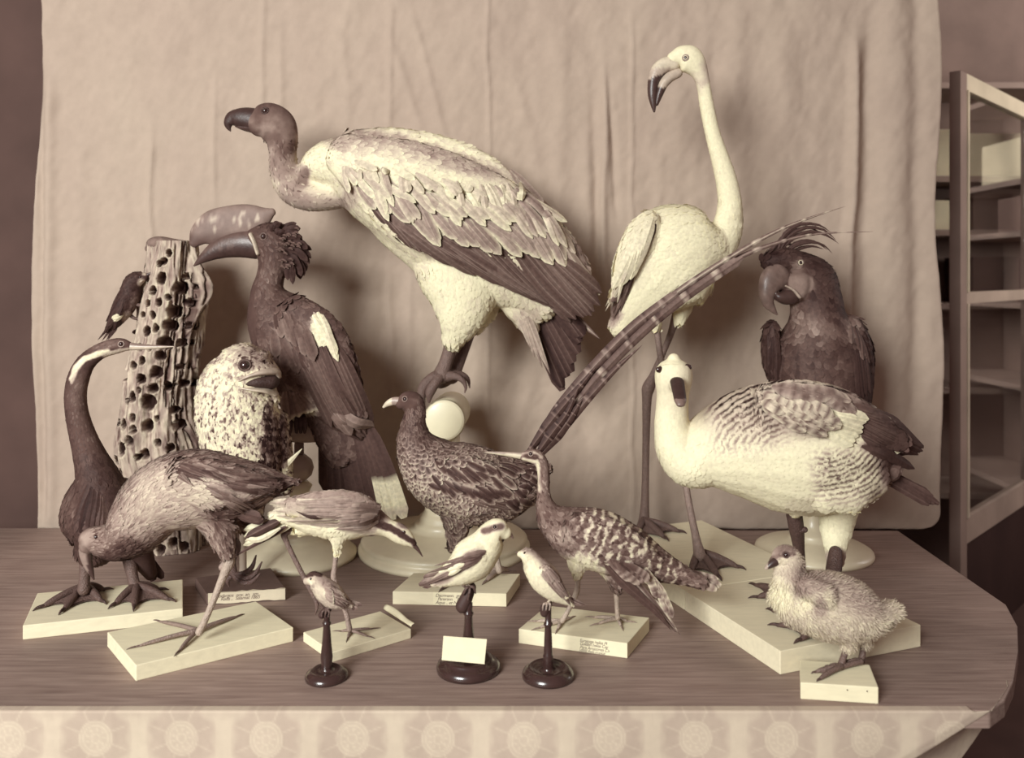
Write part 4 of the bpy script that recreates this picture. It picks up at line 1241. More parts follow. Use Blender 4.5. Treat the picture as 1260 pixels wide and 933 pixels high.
# ------------------------------------------------------------------ cockatoo
B = Bird('parrot', 'dark parrot with huge hooked beak, pale cheek patch and swept-back crest, behind the goose', 'parrot', 2.30, (xc_, dC, zq + .0265))
B.trunk([
    B.L([(948, 322, 12, 12, -8), (962, 322, 16, 16, -6), (980, 330, 22, 20), (994, 345, 32, 25), (1003, 368, 31, 27), (1006, 390, 34, 32), (1008, 415, 50, 40), (1010, 450, 57, 44), (1013, 490, 56, 44), (1016, 535, 46, 38), (1018, 580, 30, 28), (1020, 612, 18, 18)]),
    B.L([(972, 350, 16, 14, -12), (984, 352, 20, 12, -18)]),
    B.L([(950, 402, 8, 9, -8), (949, 420, 11, 13, -4), (951, 446, 12, 12, -2), (958, 470, 9, 9)]),
    B.L([(1048, 400, 12, 12, -10), (1058, 425, 14, 14, -6), (1060, 460, 14, 16), (1056, 510, 12, 14), (1048, 560, 8, 10)]),
], 2.0, 5)
for x_ in (992, 1018):
    B.tube([(x_, 590, 2.30, 10), (x_, 600, 2.305, 8), (x_, 608, 2.312, 7)], .2)
    for k in (-7, 0, 7):
        B.tube([(x_, 604, 2.30, 5), (x_ + k * .6, 606, 2.29, 4.5), (x_ + k, 611, 2.305, 4), (x_ + k, 616, 2.318, 2)], .2)
B.body(zones(.12, [(984, 352, 18, 20, 0, .42, .2), (982, 328, 10, 12, 20, .36, .4), (950, 320, 16, 12, 0, .05, .3), (994, 404, 34, 22, 0, .34, .6), (1050, 402, 10, 14, 0, .40, .5), (976, 375, 8, 10, 0, .45, .5), (970, 420, 8, 40, 0, .2, .5), (1010, 450, 40, 30, 0, .20, .6)], .05))
fl_c = [[(950, 318), (980, 318), (1005, 345), (1020, 380), (1030, 440), (1030, 560)], [(975, 380), (990, 420), (1000, 500), (1010, 590)], [(948, 392), (955, 470)], [(1048, 400), (1060, 480), (1052, 560)]]
B.plumage(2600, 15, 9, fl_c, mask=lambda x, y: ((x - 982) / 21) ** 2 + ((y - 350) / 24) ** 2 > 1, lift=.11, edge=.02, rows=([-.02, 0, .01, .02, .03, .04], one), mat=M_GLOSS, var=.035, seed=6, jit=.22)
w = B.wing()
B.row(w, 'wing_feather', [(945, 406), (948, 402), (953, 402)], [(945, 452), (952, 466), (960, 468)], 6, 9, .10, .16, .12, lift=2, mat=M_GLOSS)
B.row(w, 'wing_covert', [(1046, 396), (1054, 402), (1060, 412)], [(1050, 426), (1060, 440), (1067, 446)], 5, 11, .26, .36, .3, lift=2, mat=M_GLOSS)
B.row(w, 'wing_feather', [(1052, 420), (1058, 424), (1064, 430)], [(1056, 490), (1062, 488), (1069, 484)], 5, 11, .12, .2, .12, lift=2.5, mat=M_GLOSS)
cr_w = B.wing('crest')
for i, (pts, w_) in enumerate([([(958, 306), (966, 288), (985, 276), (1008, 277), (1022, 286)], 6), ([(960, 308), (972, 290), (992, 280), (1014, 283), (1029, 296)], 6), ([(962, 308), (976, 293), (998, 285), (1018, 290), (1032, 300)], 6),
                           ([(966, 312), (980, 302), (998, 298), (1014, 302), (1024, 312)], 5), ([(964, 312), (978, 300), (994, 296), (1008, 300), (1018, 308)], 5), ([(970, 314), (984, 306), (1000, 303), (1014, 307)], 5), ([(950, 308), (962, 294), (978, 284), (996, 280), (1012, 288)], 6),
                           ([(946, 310), (956, 303), (968, 300), (980, 303)], 7), ([(944, 312), (952, 306), (964, 305), (976, 309)], 7)]):
    B.quill('crest_feather', [(x, y, -10 + i * 2.2) for x, y in pts], w_, .13, .2, .16, shape='point', parent=cr_w, mat=M_GLOSS, rach=.28)
B.part('beak', [B.L([(960, 338, 18, 11, -14), (950, 346, 16, 10, -18), (944.5, 359, 11, 8, -20), (945, 372, 7.5, 6, -20), (950, 380, 4.5, 3.5, -20), (956, 387, 1.2, 1.2, -20)], seg=18)], lambda x, y: .28 + .16 * (fbm(x / 4, y / 9, 3)), M_HORN)
B.part('lower_mandible', [B.L([(975, 364, 10, 10, -18), (966, 366, 9, 9, -20), (958, 365, 6, 7, -22), (954, 361, 3, 4, -22)], seg=14)], .16, M_HORN)
B.part('mandible_edge', [B.L([(984, 366, 1.8, 2, -32), (976, 357, 1.5, 2, -33), (967, 352, 1.2, 2, -33)], seg=8)], .6, M_SKIN)
B.eye(984.5, 323.5, 4.4, ring=.5, iris=.9, both=False)

# ------------------------------------------------------------------ hornbill
B = Bird('hornbill', 'dark crested bird with tall arched casque on its long bill, perched beside the log', 'hornbill', 2.27, (xh + .01, dH - .02, TZ + 143 * sh_))
B.trunk([
    B.L([(304, 300, 12, 9), (318, 296, 19, 14), (333, 298, 24, 18), (338, 318, 21, 17), (333, 340, 17, 15), (330, 360, 22, 20), (340, 386, 39, 32), (364, 420, 52, 40), (392, 462, 44, 36), (418, 502, 26, 24), (440, 528, 10, 12)]),
    B.L([(352, 382, 24, 10, -26), (388, 420, 36, 12, -32), (415, 466, 28, 10, -28), (440, 510, 12, 6, -18)]),
    B.L([(350, 465, 24, 22), (360, 492, 17, 16), (364, 510, 8, 8)]),
    B.L([(395, 490, 26, 18, 6), (410, 525, 28, 12, 8), (425, 560, 24, 9, 8)]),
], 2.0, 5)
for x_ in (352, 370):
    B.tube([(x_, 500, 2.25, 7), (x_, 512, 2.245, 5), (x_, 516, 2.24, 5)], .14)
    for k in (-5, 0, 5):
        B.tube([(x_, 512, 2.25, 4), (x_ + k * .7, 515, 2.235, 3.8), (x_ + k, 522, 2.225, 3.6), (x_ + k, 532, 2.225, 2)], .14)
hz = zones(.21, [(330, 345, 14, 24, 0, .28, .4), (345, 385, 32, 26, 0, .22, .5), (370, 430, 40, 34, 30, .27, .5), (396, 411, 11, 30, -24, .93, .2), (410, 480, 30, 40, -30, .20, .5), (368, 492, 26, 14, 20, .5, .4), (360, 508, 24, 9, -10, .9, .3), (405, 400, 14, 26, -30, .2, .4), (396, 411, 10, 29, -24, .93, .2)], .04)
B.body(hz)
fl_h = [[(310, 298), (332, 305), (332, 345), (345, 385), (385, 440), (440, 530)], [(310, 370), (325, 430), (370, 500)], [(365, 360), (410, 400), (440, 480)]]
B.plumage(3000, lambda x, y: np.where(y < 360, 8, 15), lambda x, y: np.where(y < 360, 3, 9), fl_h, mask=lambda x, y: (x > 316), lift=.10, edge=.04, rows=([-.02, 0, .02, .02, .04, .05], one), mat=M_GLOSS, var=.035, seed=7)
w = B.wing()
B.row(w, 'wing_covert', [(340, 380), (360, 392), (372, 402)], [(345, 412), (372, 428), (392, 440)], 14, 13, .28, .40, .36, lift=3, jit=5)
B.row(w, 'wing_covert', [(335, 405), (360, 425), (380, 435)], [(348, 442), (378, 460), (408, 470)], 14, 14, .26, .38, .34, lift=3.5, jit=5, dl=-.1)
B.row(w, 'white_covert', [(384, 388), (390, 386), (396, 388)], [(410, 428), (414, 438), (412, 434)], 5, 9, .93, .96, .95, lift=6, jit=2)
B.row(w, 'flight_feather', [(360, 430), (380, 430), (400, 425), (412, 420)], [(412, 520), (432, 532), (448, 530), (460, 525)], 11, 15, .22, .29, .26, lift=5, rach=.34, dl=.3)
B.row(w, 'primary_feather', [(405, 500), (415, 505)], [(432, 530), (460, 526)], 3, 15, .3, .36, .36, lift=9, rach=.45)
tl = B.wing('tail')
B.row(tl, 'tail_feather', [(402, 500, 8), (412, 505, 5), (424, 510, 2), (436, 510, -2)], [(402, 606, 10), (425, 622, 6), (452, 634, 2), (474, 634, -2)], 8, (24, 22), .12, .17, .14, rach=.2, shape='blunt', jit=2)
for (r0, e0, w_) in (((440, 512, -4), (474, 640, -5), 13), ((444, 512, -7), (484, 640, -8), 14), ((448, 514, -10), (497, 638, -11), 17)):
    B.quill('outer_tail_feather', [r0, ((r0[0] + e0[0]) / 2 + 3, (r0[1] + e0[1]) / 2, r0[2]), e0], w_, .18, .22, .95, parent=tl, shape='blunt', m=15, bars=lambda t, v: .75 * (t > .60) * (t < .86) + 0 * v)
B.row(tl, 'undertail_covert', [(350, 482, -30), (370, 484, -30)], [(354, 519, -26), (392, 504, -24)], 6, 14, .4, .62, .97, shape='round')
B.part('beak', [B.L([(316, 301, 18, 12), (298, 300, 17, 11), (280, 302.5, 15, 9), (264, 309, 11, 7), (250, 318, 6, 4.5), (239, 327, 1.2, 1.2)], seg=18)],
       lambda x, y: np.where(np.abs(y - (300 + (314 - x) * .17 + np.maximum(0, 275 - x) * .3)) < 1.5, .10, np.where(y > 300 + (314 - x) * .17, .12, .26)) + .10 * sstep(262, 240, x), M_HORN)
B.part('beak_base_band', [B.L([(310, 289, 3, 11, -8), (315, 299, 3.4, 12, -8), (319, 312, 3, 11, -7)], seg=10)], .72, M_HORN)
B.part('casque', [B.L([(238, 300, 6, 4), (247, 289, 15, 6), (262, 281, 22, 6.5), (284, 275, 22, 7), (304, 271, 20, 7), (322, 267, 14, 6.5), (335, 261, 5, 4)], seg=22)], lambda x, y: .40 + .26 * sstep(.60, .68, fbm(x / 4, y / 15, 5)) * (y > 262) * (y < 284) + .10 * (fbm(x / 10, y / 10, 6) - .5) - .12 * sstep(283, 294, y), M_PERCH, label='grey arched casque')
cw = B.wing('crest')
for k in range(80):
    a = RNG.uniform(-1.9, 1.45)
    r0, r1 = RNG.uniform(10, 22), RNG.uniform(30, 47)
    cx_, cy_ = 338, 306
    r1 *= 1.0 if -1.2 < a < 1.0 else .8
    dd = RNG.uniform(-18, 14)
    p0 = (cx_ + r0 * math.cos(a), cy_ + r0 * math.sin(a), dd * .8)
    p1 = (cx_ + (r0 + r1) / 2 * math.cos(a + .05), cy_ + (r0 + r1) / 2 * math.sin(a + .05), dd - 3)
    p2 = (cx_ + r1 * math.cos(a + .22), cy_ + r1 * math.sin(a + .22) + 4, dd)
    B.quill('crest_feather', [p0, p1, p2], RNG.uniform(6, 10), .09, .14, .2, parent=cw, mat=M_GLOSS)
for k in range(40):
    a = RNG.uniform(-.7, 1.5); r = RNG.uniform(6, 34)
    x, y = 338 + r * math.cos(a), 300 + r * math.sin(a)
    B.quill('curled_feather', [(x - 3, y - 1, -20), (x, y - 1.2, -22.5), (x + 2.6, y + 1, -21)], 2.4, .30, .22, .55, parent=cw, mat=M_GLOSS, m=7)
B.eye(324, 291, 4.2, ring=.32)

# ------------------------------------------------------------------ frogmouth
B = Bird('frogmouth', 'squat pale mottled bird with its wide mouth gaping, between log and hornbill', 'frogmouth', 2.07, (P(300, 645, pd).x, pd, P(300, 638, pd).z))
B.trunk([
    B.L([(302, 438, 16, 20), (301, 447, 30, 30), (303, 458, 38, 34)]),
    B.L([(322, 450, 18, 24), (334, 456, 8, 16)]),
    B.L([(302, 458, 38, 34), (291, 478, 46, 38), (291, 505, 50, 42), (296, 535, 50, 42), (300, 565, 48, 38), (302, 595, 40, 32), (302, 622, 24, 22)]),
    B.L([(306, 484, 32, 26), (326, 482, 16, 18), (334, 480, 6, 12)]),
    B.L([(336, 520, 18, 26, 14), (344, 560, 16, 20, 14), (352, 600, 8, 10, 12)]),
    B.L([(330, 500, 12, 14), (338, 490, 6, 8)]),
], 1.7, 4)
for x_ in (290, 312):
    B.tube([(x_, 618, 2.07, 8), (x_, 630, 2.075, 5), (x_, 636, 2.08, 5)], .6)
    for k in (-6, 0, 6):
        B.tube([(x_, 634, 2.075, 3.6), (x_ + k, 638, 2.066, 3.4), (x_ + k, 646, 2.068, 2.6)], .4)


def frog_tone(px, py):
    t = zones(.84, [(338, 545, 18, 50, 0, .22, .3), (318, 440, 30, 14, 20, .48, .5), (275, 470, 24, 22, 0, .92, .5), (330, 600, 30, 30, 0, .3, .4), (300, 449, 12, 8, 0, .6, .5), (342, 500, 6, 14, 0, .9, .3), (352, 590, 10, 14, 30, .9, .3)], .05)(px, py)
    n = fbm(px / 2.3, py / 4.2, 51)
    return t - .62 * sstep(.52, .68, n) * (.55 + .45 * sstep(450, 540, py)) + .10 * sstep(.5, .3, n)


B.body(frog_tone)
fl_f = [[(325, 435), (290, 440), (262, 480), (255, 530), (270, 590)], [(302, 440), (298, 480), (298, 540), (302, 620)], [(330, 450), (340, 520), (350, 600)]]
B.plumage(5600, 8.5, 3.8, fl_f, mask=lambda x, y: ~((x > 296) & (y > 459) & (y < 479)), lift=.16, edge=.03, follow=.4, var=.08, jit=.4, seed=8)
B.part('upper_mandible', [B.L([(298, 468, 2, 22, -14), (312, 461, 4, 24, -12), (328, 457, 5.5, 21, -8), (340, 458, 4.5, 12, -6), (344, 464, 2, 5, -6)], seg=16)], .62, M_HORN)
B.part('mouth_lining', [B.L([(300, 472, 4, 20, -12), (318, 469, 9, 22, -10), (334, 469, 10, 16, -8)], seg=16)], .12, M_SKIN)
B.part('lower_mandible', [B.L([(296, 474, 2, 22, -14), (315, 477, 3, 24, -12), (331, 480, 3.4, 19, -9), (340, 486, 2.5, 10, -8)], seg=16)], .72, M_HORN)
B.eye(301, 449.5, 6.6, ring=.30, sink=.30)

B.quill('tail_feather', [(342, 578, 4), (354, 570, 2), (372, 552, 0)], 9, .95, .9, .97, shape='point')

# ------------------------------------------------------------------ darter
B = Bird('darter', 'dark snake-necked bird with dagger bill and white cheek stripe, standing at far left', 'darter', 1.92, (G(130, 742, .03).x, G(130, 742, .03).y, TZ + .03))
B.trunk([
    B.L([(158, 426, 6, 6), (150, 425, 9, 7.5), (138, 427, 10, 8.5), (122, 433, 10, 9), (106, 446, 11.5, 10), (97, 464, 13, 11), (93, 485, 13, 12), (95, 510, 13.5, 13), (103, 540, 16, 15), (113, 568, 20, 20), (122, 595, 27, 28), (126, 622, 38, 40), (126, 648, 38, 42), (118, 672, 24, 28)]),
    B.L([(112, 590, 16, 16, 26), (96, 618, 17, 18, 26), (88, 640, 13, 16, 28), (92, 660, 8, 10, 28)]),
    B.L([(140, 620, 26, 30, 22), (156, 650, 24, 26, 34), (172, 680, 16, 18, 44), (186, 706, 7, 12, 54)]),
], 1.8, 5)
B.tube([(110, 672, 1.93, 11), (106, 694, 1.92, 8), (104, 712, 1.915, 6.5), (103, 726, 1.91, 7.5)], .30, 10)
B.tube([(158, 672, 2.0, 11), (161, 698, 1.97, 7.5), (164, 714, 1.95, 6.5), (167, 726, 1.94, 7.5)], .30, 10)
B.foot((104, 733), [(52, 749), (78, 753), (125, 742), (128, 728)], .03, 4.8, .26, web=True, arch=2.4)
B.foot((168, 732), [(141, 746), (165, 749), (208, 740), (196, 728)], .03, 4.8, .26, web=True, arch=2.4)
B.body(zones(.17, [('line', [(88, 466), (94, 452), (104, 442), (118, 436), (132, 433)], 3.6, .97, .35), ('line', [(88, 470), (93, 456)], 2, .95, .4), ('line', [(128, 438), (148, 432), (158, 431)], 3, .7, .5), (100, 490, 16, 30, 0, .30, .5), (110, 530, 20, 40, 0, .26, .5), (132, 424, 26, 6, -10, .30, .4), (128, 620, 30, 60, 0, .14, .5), (82, 628, 10, 20, 0, .26, .5)], .03, warp=1.5))
fl_d = [[(150, 425), (106, 446), (93, 485), (103, 540), (122, 595), (135, 660), (180, 700)], [(112, 590), (88, 640), (92, 660)]]
B.plumage(2800, lambda x, y: np.where(y < 560, 5, 13), lambda x, y: np.where(y < 560, 2.2, 7), fl_d, mask=lambda x, y: x < 150, lift=.08, edge=.02, follow=.9, mat=M_GLOSS, var=.03, seed=9)
w = B.wing()
B.row(w, 'wing_feather', [(108, 596), (118, 604), (128, 612)], [(92, 650), (110, 662), (126, 668)], 6, 12, .13, .2, .14, lift=2, mat=M_GLOSS)
tl = B.wing('tail')
B.row(tl, 'tail_feather', [(160, 664, 40), (170, 672, 44)], [(186, 716, 60), (198, 712, 66)], 4, 12, .14, .18, .14, shape='blunt')
B.part('beak', [B.L([(156, 426, 5.5, 5), (172, 427, 3.8, 3.6), (192, 427, 2.4, 2.4), (214, 426.5, .6, .6)], seg=12)], lambda x, y: np.where(y < 426.5, .42, .72), M_HORN)
B.eye(149, 423.5, 3.4, ring=.5)

# ------------------------------------------------------------------ brown rail
B = Bird('rail', 'big brown rail stepping with its head lowered to the left, lower left of the table', 'rail', 1.72, (G(243, 790, .03).x, G(243, 790, .03).y, TZ + .03))
B.trunk([
    B.L([(108, 672, 11, 10), (112, 667, 17, 14), (124, 666, 19, 16), (142, 666, 25, 22), (164, 650, 36, 32), (194, 616, 44, 40), (232, 602, 48, 44), (275, 602, 43, 38), (312, 598, 30, 26), (340, 595, 15, 14), (358, 594, 5, 5)]),
    B.L([(215, 590, 24, 12, -34), (255, 596, 30, 12, -38), (300, 598, 22, 9, -30), (335, 597, 9, 6, -18)]),
    B.L([(262, 630, 28, 20, -10), (272, 655, 19, 14, -10), (278, 676, 11, 9, -10)]),
    B.L([(285, 625, 22, 18, 22), (300, 640, 14, 12, 24), (315, 642, 6, 8, 24)]),
], 1.6, 5)
B.tube([(277, 666, 1.71, 8), (281, 682, 1.71, 6), (282, 692, 1.708, 7), (276, 706, 1.705, 5.4), (264, 736, 1.70, 4.2), (252, 764, 1.695, 4.2), (245, 778, 1.692, 4.6)], .60, 10)
B.tube([(283, 690, 1.715, 6), (274, 698, 1.712, 5)], .5, 8)
B.foot((243, 781), [(169, 797), (220, 803), (196, 766), (292, 760)], .03, 2.7, .42, arch=1.9)
B.tube([(276, 660, 1.76, 8), (290, 672, 1.77, 7), (284, 690, 1.775, 6), (288, 708, 1.77, 5)], .24, 10)
for tp in ([(288, 708, 1.77, 4.2), (300, 706, 1.765, 3.6), (310, 698, 1.765, 3), (315, 684, 1.765, 1)], [(288, 708, 1.77, 4.2), (302, 712, 1.755, 3.6), (314, 706, 1.755, 3), (322, 692, 1.755, 1)],
           [(288, 708, 1.77, 4.2), (298, 717, 1.75, 3.6), (310, 716, 1.748, 3), (320, 706, 1.748, 1)], [(288, 708, 1.77, 4), (280, 714, 1.76, 3), (282, 722, 1.76, 1)]):
    B.tube(tp, .20, 8)
rz = zones(.38, [(240, 570, 90, 20, 4, .26, .5), (185, 612, 28, 44, 30, .58, .6), (160, 640, 16, 22, 30, .50, .6), (248, 607, 34, 24, 10, .64, .8), (225, 640, 40, 18, 0, .52, .5), (330, 595, 40, 14, 0, .22, .5), (290, 635, 40, 14, 0, .2, .4), (150, 684, 30, 16, -20, .16, .5), (112, 662, 20, 14, 0, .34, .4), (278, 660, 12, 20, 0, .30, .4), (105, 664, 6, 10, 20, .5, .5)], .06, 7)
B.body(rz)
fl_r = [[(112, 668), (140, 662), (165, 642), (200, 605), (250, 590), (310, 590), (360, 595)], [(150, 685), (190, 650), (240, 630), (300, 620), (350, 600)], [(265, 620), (279, 680)]]
B.plumage(6000, lambda x, y: np.where(x < 140, 7, 17), lambda x, y: np.where(x < 140, 2, 3.2), fl_r, mask=lambda x, y: x > 110, lift=.11, edge=.05, rows=([-.04, -.02, 0, .02, .05, .06], one), var=.06, jit=.2, seed=10)
w = B.wing()
B.row(w, 'wing_feather', [(230, 590), (255, 600), (270, 610)], [(300, 605), (310, 618), (300, 628)], 16, 7, .38, .48, .44, lift=2.5, shape='point', jit=5, dl=.1, tvar=.07)
B.row(w, 'wing_feather', [(250, 575), (265, 585), (275, 595)], [(335, 590), (350, 598), (335, 606)], 18, 7, .26, .34, .28, lift=3, shape='point', jit=5, dl=.1, tvar=.06)
B.row(w, 'scapular', [(200, 575), (225, 572), (250, 570)], [(235, 590), (270, 584), (300, 584)], 20, 6, .28, .42, .44, lift=2.5, jit=6, dl=.08, shape='point', tvar=.08)
tl = B.wing('tail')
B.row(tl, 'tail_feather', [(318, 590, 6), (322, 598, 0), (318, 606, -6)], [(360, 594, 6), (358, 598, 0), (348, 610, -6)], 6, 12, .18, .24, .2, shape='point')
B.row(tl, 'undertail_covert', [(285, 628, -20), (292, 634, -18)], [(322, 636, -18), (326, 642, -14)], 4, 12, .2, .26, .2)
B.part('beak', [B.L([(109, 668, 11, 9), (106, 680, 8.5, 7), (108, 693, 6, 5), (112, 704, 3.6, 3), (115.5, 713, 1, 1)], seg=14)], lambda x, y: np.where(x < 104 + (y - 668) * .12, .45, .16), M_HORN)
B.eye(118, 661, 3.0)

# ------------------------------------------------------------------ wader
B = Bird('wader', 'grey and white wading bird with striped head stretched low, one leg lifted', 'wader', 1.72, (G(432, 780, .02).x, G(432, 780, .02).y, TZ + .02))
B.trunk([
    B.L([(340, 634, 8, 7), (358, 632, 15, 13), (388, 633, 25, 22), (420, 635, 28, 25), (446, 638, 24, 22), (464, 644, 16, 15), (478, 650, 11, 11), (492, 657, 12, 10), (502, 664, 9, 8), (508, 669, 5, 5)]),
    B.L([(360, 624, 12, 7, -20), (395, 622, 17, 9, -26), (435, 625, 19, 9, -26), (460, 632, 12, 6, -18)]),
    B.L([(418, 650, 18, 15, -6), (416, 668, 8, 8, -6), (415, 678, 4, 4, -6)]),
    B.L([(385, 645, 14, 12, 10), (372, 652, 8, 8, 10), (366, 655, 4, 4, 10)]),
], 1.4, 5)
B.tube([(415, 674, 1.715, 3.6), (412, 696, 1.715, 3), (411, 712, 1.715, 4), (418, 735, 1.715, 3.2), (426, 755, 1.715, 3.2), (430, 774, 1.715, 3.6)], .50)
B.foot((431, 779), [(457, 775), (452, 784), (428, 786), (420, 778)], .02, 1.9, .40)
B.tube([(374, 651, 1.74, 4.5), (360, 653, 1.745, 3.6), (350, 657, 1.745, 4.6), (353, 668, 1.745, 3.4), (366, 695, 1.74, 3.2), (379, 720, 1.735, 3.2), (387, 735, 1.735, 3)], .34)
for tp in ([(387, 735, 1.735, 2.6), (394, 742, 1.735, 2.2), (398, 752, 1.735, 1)], [(387, 735, 1.735, 2.6), (390, 746, 1.73, 2.2), (388, 756, 1.73, 1)]):
    B.tube(tp, .3)
wz_ = zones(.95, [(400, 616, 80, 14, -4, .46, .4), (400, 628, 60, 8, 4, .62, .5), (462, 634, 16, 18, 0, .36, .4), (448, 650, 24, 8, 0, .6, .5), ('line', [(464, 645), (480, 650), (510, 668)], 4.5, .14, .3), ('line', [(466, 654), (486, 662), (504, 671)], 3, .95, .4), (457, 668, 10, 8, 0, .14, .3), (497, 646, 8, 5, 0, .4, .5)], .04, warp=2)
B.body(wz_)
fl_w = [[(508, 668), (478, 650), (446, 632), (400, 626), (340, 630)], [(420, 640), (415, 678)]]
B.plumage(2200, lambda x, y: np.where(x > 470, 5, 11), lambda x, y: np.where(x > 470, 2.2, 5.5), fl_w, mask=lambda x, y: x < 504, lift=.1, edge=.02, follow=.9, var=.03, seed=11)
w = B.wing()
B.row(w, 'wing_covert', [(466, 622), (468, 632), (466, 642)], [(412, 614), (416, 634), (418, 648)], 14, 11, .44, .50, .5, lift=7.5, jit=4, dl=-.1, shape='point')
B.row(w, 'flight_feather', [(440, 646), (440, 634), (438, 622)], [(370, 645), (345, 640), (330, 616)], 8, 12, .60, .80, .86, lift=2, rach=.5, jit=2)
B.row(w, 'scapular', [(450, 614), (450, 622), (446, 634)], [(372, 610), (376, 620), (384, 632)], 10, 11, .46, .56, .56, lift=5, rach=.5, jit=5, shape='point')
B.quill('flight_feather', [(404, 634), (386, 632), (368, 626)], 6, .12, .14, .12, parent=w, lift=9, shape='point')
tl = B.wing('tail')
B.row(tl, 'tail_feather', [(356, 640, 2), (362, 646, 0)], [(302, 654, 2), (300, 672, 0)], 4, 11, .95, .9, .93, shape='round', jit=2)
B.quill('tail_feather', [(345, 640, -8), (325, 650, -8), (302, 662, -8)], 11, .14, .2, .12, parent=tl, rach=.4)
B.quill('tail_feather', [(352, 648, -4), (325, 664, -4), (283, 688, -4)], 8, .20, .3, .14, parent=tl, shape='point')
B.quill('tail_feather', [(345, 650, -10), (320, 664, -10), (304, 664, -10)], 7, .9, .9, .9, parent=tl, shape='round')
B.part('beak', [B.L([(506, 668, 4, 3.6), (513, 675, 2.4, 2.2), (520, 685, .6, .6)], seg=10)], .2, M_HORN)
B.eye(497, 655, 2.4)

# ------------------------------------------------------------------ sunbittern
B = Bird('sunbittern', 'slim-necked bird with barred back and drooping wing on the labelled board', 'sunbittern', 1.75, (G(725, 768, .03).x, G(725, 768, .03).y, TZ + .03))
B.trunk([
    B.L([(643, 562, 5, 4.5), (651, 561, 8, 6.5), (660, 563, 9.5, 7.5), (667, 572, 8, 7), (669, 588, 7.5, 7), (669, 606, 8, 7.5), (671, 622, 12, 11), (680, 638, 20, 18), (704, 654, 32, 28), (735, 664, 37, 30), (770, 678, 33, 26), (805, 694, 22, 18), (835, 706, 13, 11), (862, 716, 8, 8)]),
    B.L([(700, 648, 18, 9, -22), (735, 662, 28, 10, -28), (772, 680, 26, 9, -24), (806, 696, 12, 6, -14)]),
    B.L([(712, 680, 18, 14, -4), (711, 696, 12, 11, -4), (711, 706, 6, 6, -4)]),
    B.L([(748, 690, 18, 15, 10), (755, 712, 10, 9, 8), (758, 726, 5, 5, 8)]),
], 1.4, 4)
B.tube([(711, 700, 1.745, 4), (711, 716, 1.745, 3.2), (709, 730, 1.745, 3.6), (700, 750, 1.75, 3), (692, 764, 1.755, 3.2)], .62)
B.foot((691, 768), [(660, 766), (664, 774), (702, 762), (686, 776)], .03, 2.4, .6)
B.tube([(758, 720, 1.765, 4), (759, 742, 1.765, 3), (760, 760, 1.765, 3.2)], .62)
B.foot((760, 765), [(731, 761), (736, 769), (764, 772), (772, 766)], .03, 2.4, .58)


def sun_tone(px, py):
    z = zones(.34, [('line', [(642, 560), (655, 558), (668, 564)], 2.2, .8, .5), ('line', [(645, 566), (660, 569), (664, 586), (664, 604)], 2.4, .88, .5), (654, 562, 10, 4, 10, .16, .4), (671, 600, 7, 40, 0, .34, .4), (690, 640, 24, 18, 40, .30, .5),
                    (708, 700, 26, 18, 0, .92, .4), (730, 705, 16, 12, 20, .86, .4), (694, 660, 10, 10, 0, .5, .5), (845, 712, 18, 8, 20, .3, .4)], .07, 6, warp=3)(px, py)
    k = sstep(690, 730, px) * sstep(850, 830, px) * sstep(706, 690, py - (px - 730) * .55)
    u = px * .86 + py * .30 + 10 * (fbm(px / 9, py / 9, 61) - .5) + 1.0 * np.sin((py - px * .4) / 3.2)
    return z + k * (.52 * sstep(.0, .6, np.sin(u * 2 * math.pi / 11)) * sstep(.36, .55, fbm(px / 4, py / 4, 63)) - .06)


B.body(sun_tone)
fl_s = [[(645, 560), (666, 570), (669, 605), (690, 640), (735, 660), (800, 690), (870, 718)], [(675, 640), (700, 680), (760, 705), (830, 712)], [(712, 680), (711, 708)]]
B.plumage(3200, lambda x, y: np.where(y < 630, 5, 10.5), lambda x, y: np.where(y < 630, 2, 5.5), fl_s, mask=lambda x, y: x > 656, lift=.16, edge=.03, follow=.8, var=.06, jit=.28, seed=12)
w = B.wing()
B.row(w, 'flight_feather', [(752, 690, -26), (762, 700, -27), (772, 706, -28)], [(806, 752, -12), (830, 778, -12), (836, 782, -12)], 8, 10, .26, .40, .3, rach=.7, shape='point', dl=.3)
B.quill('flight_feather', [(742, 690, -34), (770, 720, -30), (806, 752, -24), (826, 776, -20)], 14, .20, .26, .3, parent=w, rach=.3, shape='point')
B.row(w, 'wing_covert', [(748, 686, -36), (758, 692, -38), (770, 694, -38)], [(775, 715, -36), (788, 720, -36), (800, 712, -34)], 7, 11, .24, .34, .42, bars=lambda t, v: .2 * (np.sin(t * 30) > .5))
B.row(w, 'spotted_covert', [(795, 700, -26), (802, 708, -24), (808, 716, -22)], [(806, 730, -24), (818, 745, -20), (826, 760, -18)], 6, 10, .40, .72, .25, bars=lambda t, v: .3 * (np.sin(t * 26 + 1) > .3))
B.row(w, 'flight_feather', [(800, 735, -18), (808, 742, -16)], [(830, 770, -14), (836, 784, -12)], 3, 8, .86, .6, .2, shape='point')
tl = B.wing('tail')
B.row(tl, 'tail_feather', [(838, 702, 5), (840, 706, 0), (838, 712, -5)], [(884, 716, 5), (886, 722, 0), (880, 728, -5)], 6, 9, .28, .34, .5, shape='blunt', bars=lambda t, v: .3 * (np.sin(t * 34) > .5) * (t > .6))
B.part('beak', [B.L([(647, 562, 5, 4), (632, 560, 3.4, 2.8), (614, 558, 2.2, 2), (597, 556.5, .7, .7)], seg=10)], lambda x, y: np.where(y > 557 + (x - 597) * .06, .86, .55), M_HORN)
B.eye(653, 558.5, 2.8, ring=.5)

